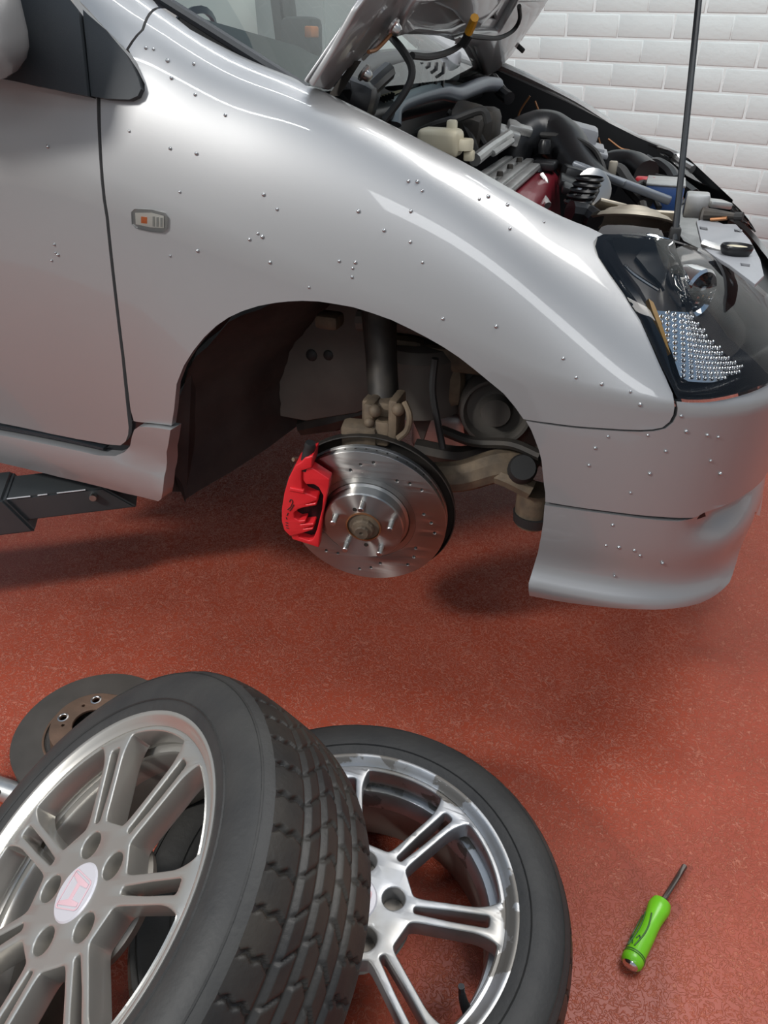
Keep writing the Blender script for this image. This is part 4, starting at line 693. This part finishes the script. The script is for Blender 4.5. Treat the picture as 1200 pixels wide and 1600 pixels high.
    B().lathe([(.03,-.046),(.078,-.046),(.084,-.052),(.080,-.062),(.03,-.062)], 48).build('hub_pad', dirty, root)
    for x, y in lugs: B().lathe([(.0172,-.016),(.0166,-.045),(.0125,-.048),(.0085,-.046),(.0075,-.048),(.007,-.066)], 20, mat=Matrix.Translation((x,y,0))).build('lug_hole', LUGM, root)
    cpz = -.0138
    cpo = B().lathe([(0,cpz+.0025),(.0325,cpz+.0020),(.0345,cpz+.0004),(.0352,cpz-.003)], 48).build('centre_cap', CAPM, root)
    lg = B()   # the maker's emblem: a tapered frame round an H-like figure
    a0 = sp0 + (0 if valve is None else 0)
    Hs = [[(-.019,.0185),(-.0145,.0185),(-.0095,.0035),(.0095,.0035),(.0145,.0185),(.019,.0185),(.0125,-.020),(.0082,-.020),(.0082,-.004),(-.0082,-.004),(-.0082,-.020),(-.0125,-.020)]]
    for hpts in Hs: lg.mesh(plate_mesh(hpts, [], .0006, .0001, cpz+.0029), Matrix.Rotation(0 if False else EMB[len(EMBN)], 4, 'Z'))
    fo_ = rounded([(-.0235,.0215),(.0235,.0215),(.0165,-.0245),(-.0165,-.0245)], .006, 4); fi_ = [(x*.93, y*.93) for x, y in fo_]
    lg.mesh(plate_mesh(fo_, [fi_], .0006, .0001, cpz+.0029), Matrix.Rotation(EMB[len(EMBN)], 4, 'Z')); EMBN.append(1)
    lg.build('emblem', PINK, cpo)
    va_ = math.radians(valve); vx, vy = math.cos(va_), math.sin(va_)
    vt = B().tube([(.199*vx,.199*vy,-.055),(.190*vx,.190*vy,-.035),(.184*vx,.184*vy,-.012)], [.0075,.006,.004], 10).build('valve_stem', RUB, root)
    B().rod((.185*vx,.185*vy,-.016), (.183*vx,.183*vy,-.002), .0042, 10).build('valve_cap', BLACK, vt)
    return root
EMB = [math.radians(90), math.radians(75)]; EMBN = []
wr = make_wheel('silver alloy wheel lying flat on the floor with scuffed rim edge, beneath the tilted wheel', 'seven-spoke alloy wheels', Matrix([[0.999201, 0.000599, 0.039964, 0.1924], [0.0, 0.999888, -0.014986, -0.536], [-0.039968, 0.014974, 0.999089, 0.2075], [0.0, 0.0, 0.0, 1.0]]), math.radians(7.9), math.radians(18.5), -21.6, WHEELW, WHITEW)
wl = make_wheel('silver alloy wheel tilted up on another wheel, its worn tyre tread facing the screwdriver side', 'seven-spoke alloy wheels', Matrix([[0.851623, -0.125759, -0.508845, -0.088], [-0.0, 0.970791, -0.239927, -0.72], [0.524155, 0.204327, 0.826748, 0.378], [0.0, 0.0, 0.0, 1.0]]), math.radians(-.8), math.radians(29.5), 205, WHEEL, WHITEW)
# ---------------- old brake discs ----------------
def old_disc(label, M4, hub=True):
    root = empty('brake_rotor', label, 'brake disc', group='old brake discs'); root.matrix_world = M4
    B().lathe([(.078,-.004),(.088,-.004),(.0885,.0),(.149,.0),(.150,-.0012),(.150,-.0075),(.147,-.0085),(.147,-.0145),(.150,-.0155),(.150,-.022),(.149,-.0225),(.078,-.0225),(.078,-.004)], 96).build('friction_ring', WORN, root)
    B().lathe([(.0885,.0003),(.0905,.0012),(.0925,.0003)], 72).build('rust_ridge', RUST, root)
    if hub:
        hat = B().mesh(plate_mesh(circ(0,0,.0745,64), [circ(0,0,.0325,40)] + [circ(.05715*math.cos(a), .05715*math.sin(a), .0068, 16) for a in [1.973 + k*2*PI/5 for k in range(5)]] + [circ(.05*math.cos(a), .05*math.sin(a), .0033, 10) for a in (1.973+.45, 1.973+.45+PI, 1.973+1.6)], .006, .0012, .0225))
        hat.lathe([(.0735,.0165),(.0765,.006),(.0785,-.004)], 64)
        hat.build('hub_hat', RUST, root)
        for k in range(5):
            a = 1.973 + k*2*PI/5; B().lathe([(.0072,.0226),(.0082,.0234),(.0105,.0228)], 18, mat=Matrix.Translation((.05715*math.cos(a), .05715*math.sin(a), 0))).build('bolt_hole_rim', STEEL, root)
    else:
        B().lathe([(.078,-.006),(.07,-.012),(.06,-.012)], 48).build('hub_hat', RUST, root)
    return root
old_disc('worn rusty brake disc with five bolt holes lying behind the tilted wheel', Matrix.Translation((-0.437, -0.299, 0.0475)), True)
o2 = old_disc('dark worn brake disc lying under the rusty one with bolt holes', Matrix.Translation((-0.412, -0.282, 0.0228)), False)
# ---------------- steel bar at the left edge ----------------
sb = empty('steel_bar', 'dull round steel bar end with a small cross hole beside the old brake discs', 'bar', (-0.5321,-0.4522,0.0200))
q0 = np.array((-0.4899,-0.4496,0.0210)); q1 = np.array((-0.6261,-0.4477,0.0210)); o0 = np.array((-0.5321,-0.4522,0.0200))
B().rod(q0-o0, q1-o0, .0205, 24).build('bar', ALU, sb)
B().rod((q0*.72+q1*.28)-o0+np.array([.004,-.012,.012]), (q0*.72+q1*.28)-o0+np.array([.006,-.016,.0165]), .004, 12).build('cross_hole', DARKSTEEL, sb)
# ---------------- lift arm ----------------
la = empty('lift_arm', 'dark grey telescopic lift arm reaching under the silver side skirt', 'lift', (-1.0200,0.3763,0.0000))
lo_ = np.array((-1.0200,0.3763,0.0000))
def beam(a, b, wdt, hgt, name, m, parent, bev=.006):
    a = np.array(a)-lo_; b = np.array(b)-lo_; d = b-a; L_ = np.linalg.norm(d); ang = math.atan2(d[1], d[0]); pit = -math.asin(d[2]/L_)
    return B().box(tuple((a+b)/2), (L_, wdt, hgt), bev, rot=(0,pit,ang)).build(name, m, parent)
E1 = np.array((-0.5669,0.1356,0.2620)); E2 = np.array((-0.7546,0.0277,0.2620)); dirv = (E2-E1)/np.linalg.norm(E2-E1); nrm = np.array([-dirv[1], dirv[0], 0]); nrm = nrm if nrm[1] > 0 else -nrm
hgt = .062; wd = .10
ia = E1; ib2 = E1 + dirv*1.0; lf = lambda p, n_, z: tuple(p + nrm*n_ + np.array([0,0,z]) - lo_)
tp = np.array((-0.6229,0.1044,0.3240))-E1; cut = float(tp@dirv)
inn = B().hexa([lf(ia,0,0), lf(ib2,0,0), lf(ib2,wd,0), lf(ia+dirv*.0,wd,0), lf(ia+dirv*cut,0,hgt), lf(ib2,0,hgt), lf(ib2,wd,hgt), lf(ia+dirv*cut*.9,wd,hgt)])
bmesh.ops.bevel(inn.bm, geom=inn.bm.edges[:], offset=.004, segments=2, affect='EDGES'); inn.build('inner_beam', LIFT, la)
oa = np.array((-0.7586,0.0236,0.2500)); ob2 = oa + dirv*1.5
out_ = B().hexa([lf(oa,-.012,-.012), lf(ob2,-.012,-.012), lf(ob2,wd+.012,-.012), lf(oa,wd+.012,-.012), lf(oa+dirv*.045,-.012,hgt+.02), lf(ob2,-.012,hgt+.02), lf(ob2,wd+.012,hgt+.02), lf(oa+dirv*.045,wd+.012,hgt+.02)])
bmesh.ops.bevel(out_.bm, geom=out_.bm.edges[:], offset=.006, segments=2, affect='EDGES'); out_.build('outer_beam', LIFT, la)
bq = np.array((-0.6429,0.0934,0.3000)); 
bc = E1 + dirv*float((bq-E1)@dirv) + np.array([0,0,.045])
B().lathe([(0,.012),(.0075,.012),(.0085,.009),(.0085,0)], 16, mat=Matrix.Translation(tuple(bc - nrm*.0 - lo_)) @ Vector(tuple(-nrm)).to_track_quat('Z','Y').to_matrix().to_4x4()).build('lock_bolt', STEEL, la)
wv = B(); 
for t0_, t1_ in ((.10,.16),(.18,.20),(.215,.30)): wv.tube([lf(E1+dirv*t0_, .001, hgt-.0005), lf(E1+dirv*t1_, .001, hgt-.0005)], .0018, 6, smooth=False)
wv.build('worn_edge', LIFTW, la)
pd = np.array((-0.5446,0.1316,0.3000)) - lo_
B().box(tuple(np.array((-0.5425,0.1523,0.2700)) - lo_ + np.array([-.02,.09,.03])), (.16,.15,.02), .004, rot=(0,0,.2)).lathe([(0,.085),(.055,.085),(.06,.08),(.06,.06),(.03,.055),(.03,.03)], 24, mat=Matrix.Translation(np.array((-0.5425,0.1523,0.2700)) - lo_ + np.array([-.03,.12,.0]))).build('lift_pad', RUB, la)
# ---------------- screwdriver ----------------
S0 = np.array((0.5862,-0.4140,0.0170)); S1 = np.array((0.6270,-0.3029,0.0170)); S2 = np.array((0.6634,-0.2206,0.0120))
ax = (S1-S0)/np.linalg.norm(S1-S0); Lh = np.linalg.norm(S1-S0)
sd = empty('screwdriver', 'green handled stubby screwdriver lying on the red floor', 'screwdriver', tuple(S0*.5+S1*.5-np.array([0,0,.017])))
sdM = Matrix.Translation(Vector(S0) - sd.location) @ Vector(tuple(ax)).to_track_quat('Z','Y').to_matrix().to_4x4()
hd = B().lathe([(0,-.001),(.0125,-.001),(.0160,.003),(.0168,.010),(.0160,.016),(.0154,.022),(.0150,.05),(.0142,.072),(.0142,.082),(.0155,.096),(.0172,.106),(.0172,.112),(.0150,Lh+.002),(.007,Lh+.006),(0,Lh+.006)] if Lh > .105 else [(0,-.001),(.0125,-.001),(.016,.003),(.0168,.010),(.0156,Lh*.2),(.015,Lh*.5),(.0142,Lh*.7),(.0155,Lh*.85),(.0172,Lh*.93),(.0165,Lh*.98),(.007,Lh+.004),(0,Lh+.004)], 32, mat=sdM).build('handle', GREEN, sd)
B().lathe([(.0172,.012),(.0160,.0145),(.0166,.017)], 32, mat=sdM).build('handle_groove', GRIP, hd)
B().lathe([(0,-.006),(.006,-.0055),(.0105,-.0035),(.0125,-.0005)], 28, mat=sdM).build('steel_butt', CHROME, sd)
gr = B()
for a in np.linspace(-2.4, 1.2, 6):
    pts = [((.0154+.0006)*math.cos(a + .35*math.sin(t*3)), (.0154+.0006)*math.sin(a + .35*math.sin(t*3)), .022+t*(Lh*.72-.022)) for t in np.linspace(0,1,9)]
    gr.tube([tuple(sdM @ Vector(p)) for p in pts], .0011, 6)
for a in np.linspace(-2.2, 1.2, 8):
    gr.tube([tuple(sdM @ Vector(((.0156)*math.cos(a+d), .0156*math.sin(a+d), z))) for d, z in ((-.18,.03+.006*math.sin(a*7)),(0,.036+.006*math.sin(a*7)),(.18,.03+.006*math.sin(a*7)))], .0009, 6)
gr.build('grip_pattern', GRIP, hd)
shd = np.array(S2) - np.array(S1); shd /= np.linalg.norm(shd); aa = Vector(S1 + ax*.002) - sd.location; bb = Vector(S2) - sd.location
B().tube([tuple(aa), tuple(aa*.3+bb*.7)], .0042, 6, smooth=False).tube([tuple(aa*.3+bb*.7), tuple(bb)], [.0042,.0046], 6, smooth=False).build('shaft', SHAFT, sd, ang=20)
B().rod(tuple(Vector(S1 + ax*.003) - sd.location), tuple(Vector(S1 + ax*.009) - sd.location), .0062, 16).build('collar', BLACK, sd)
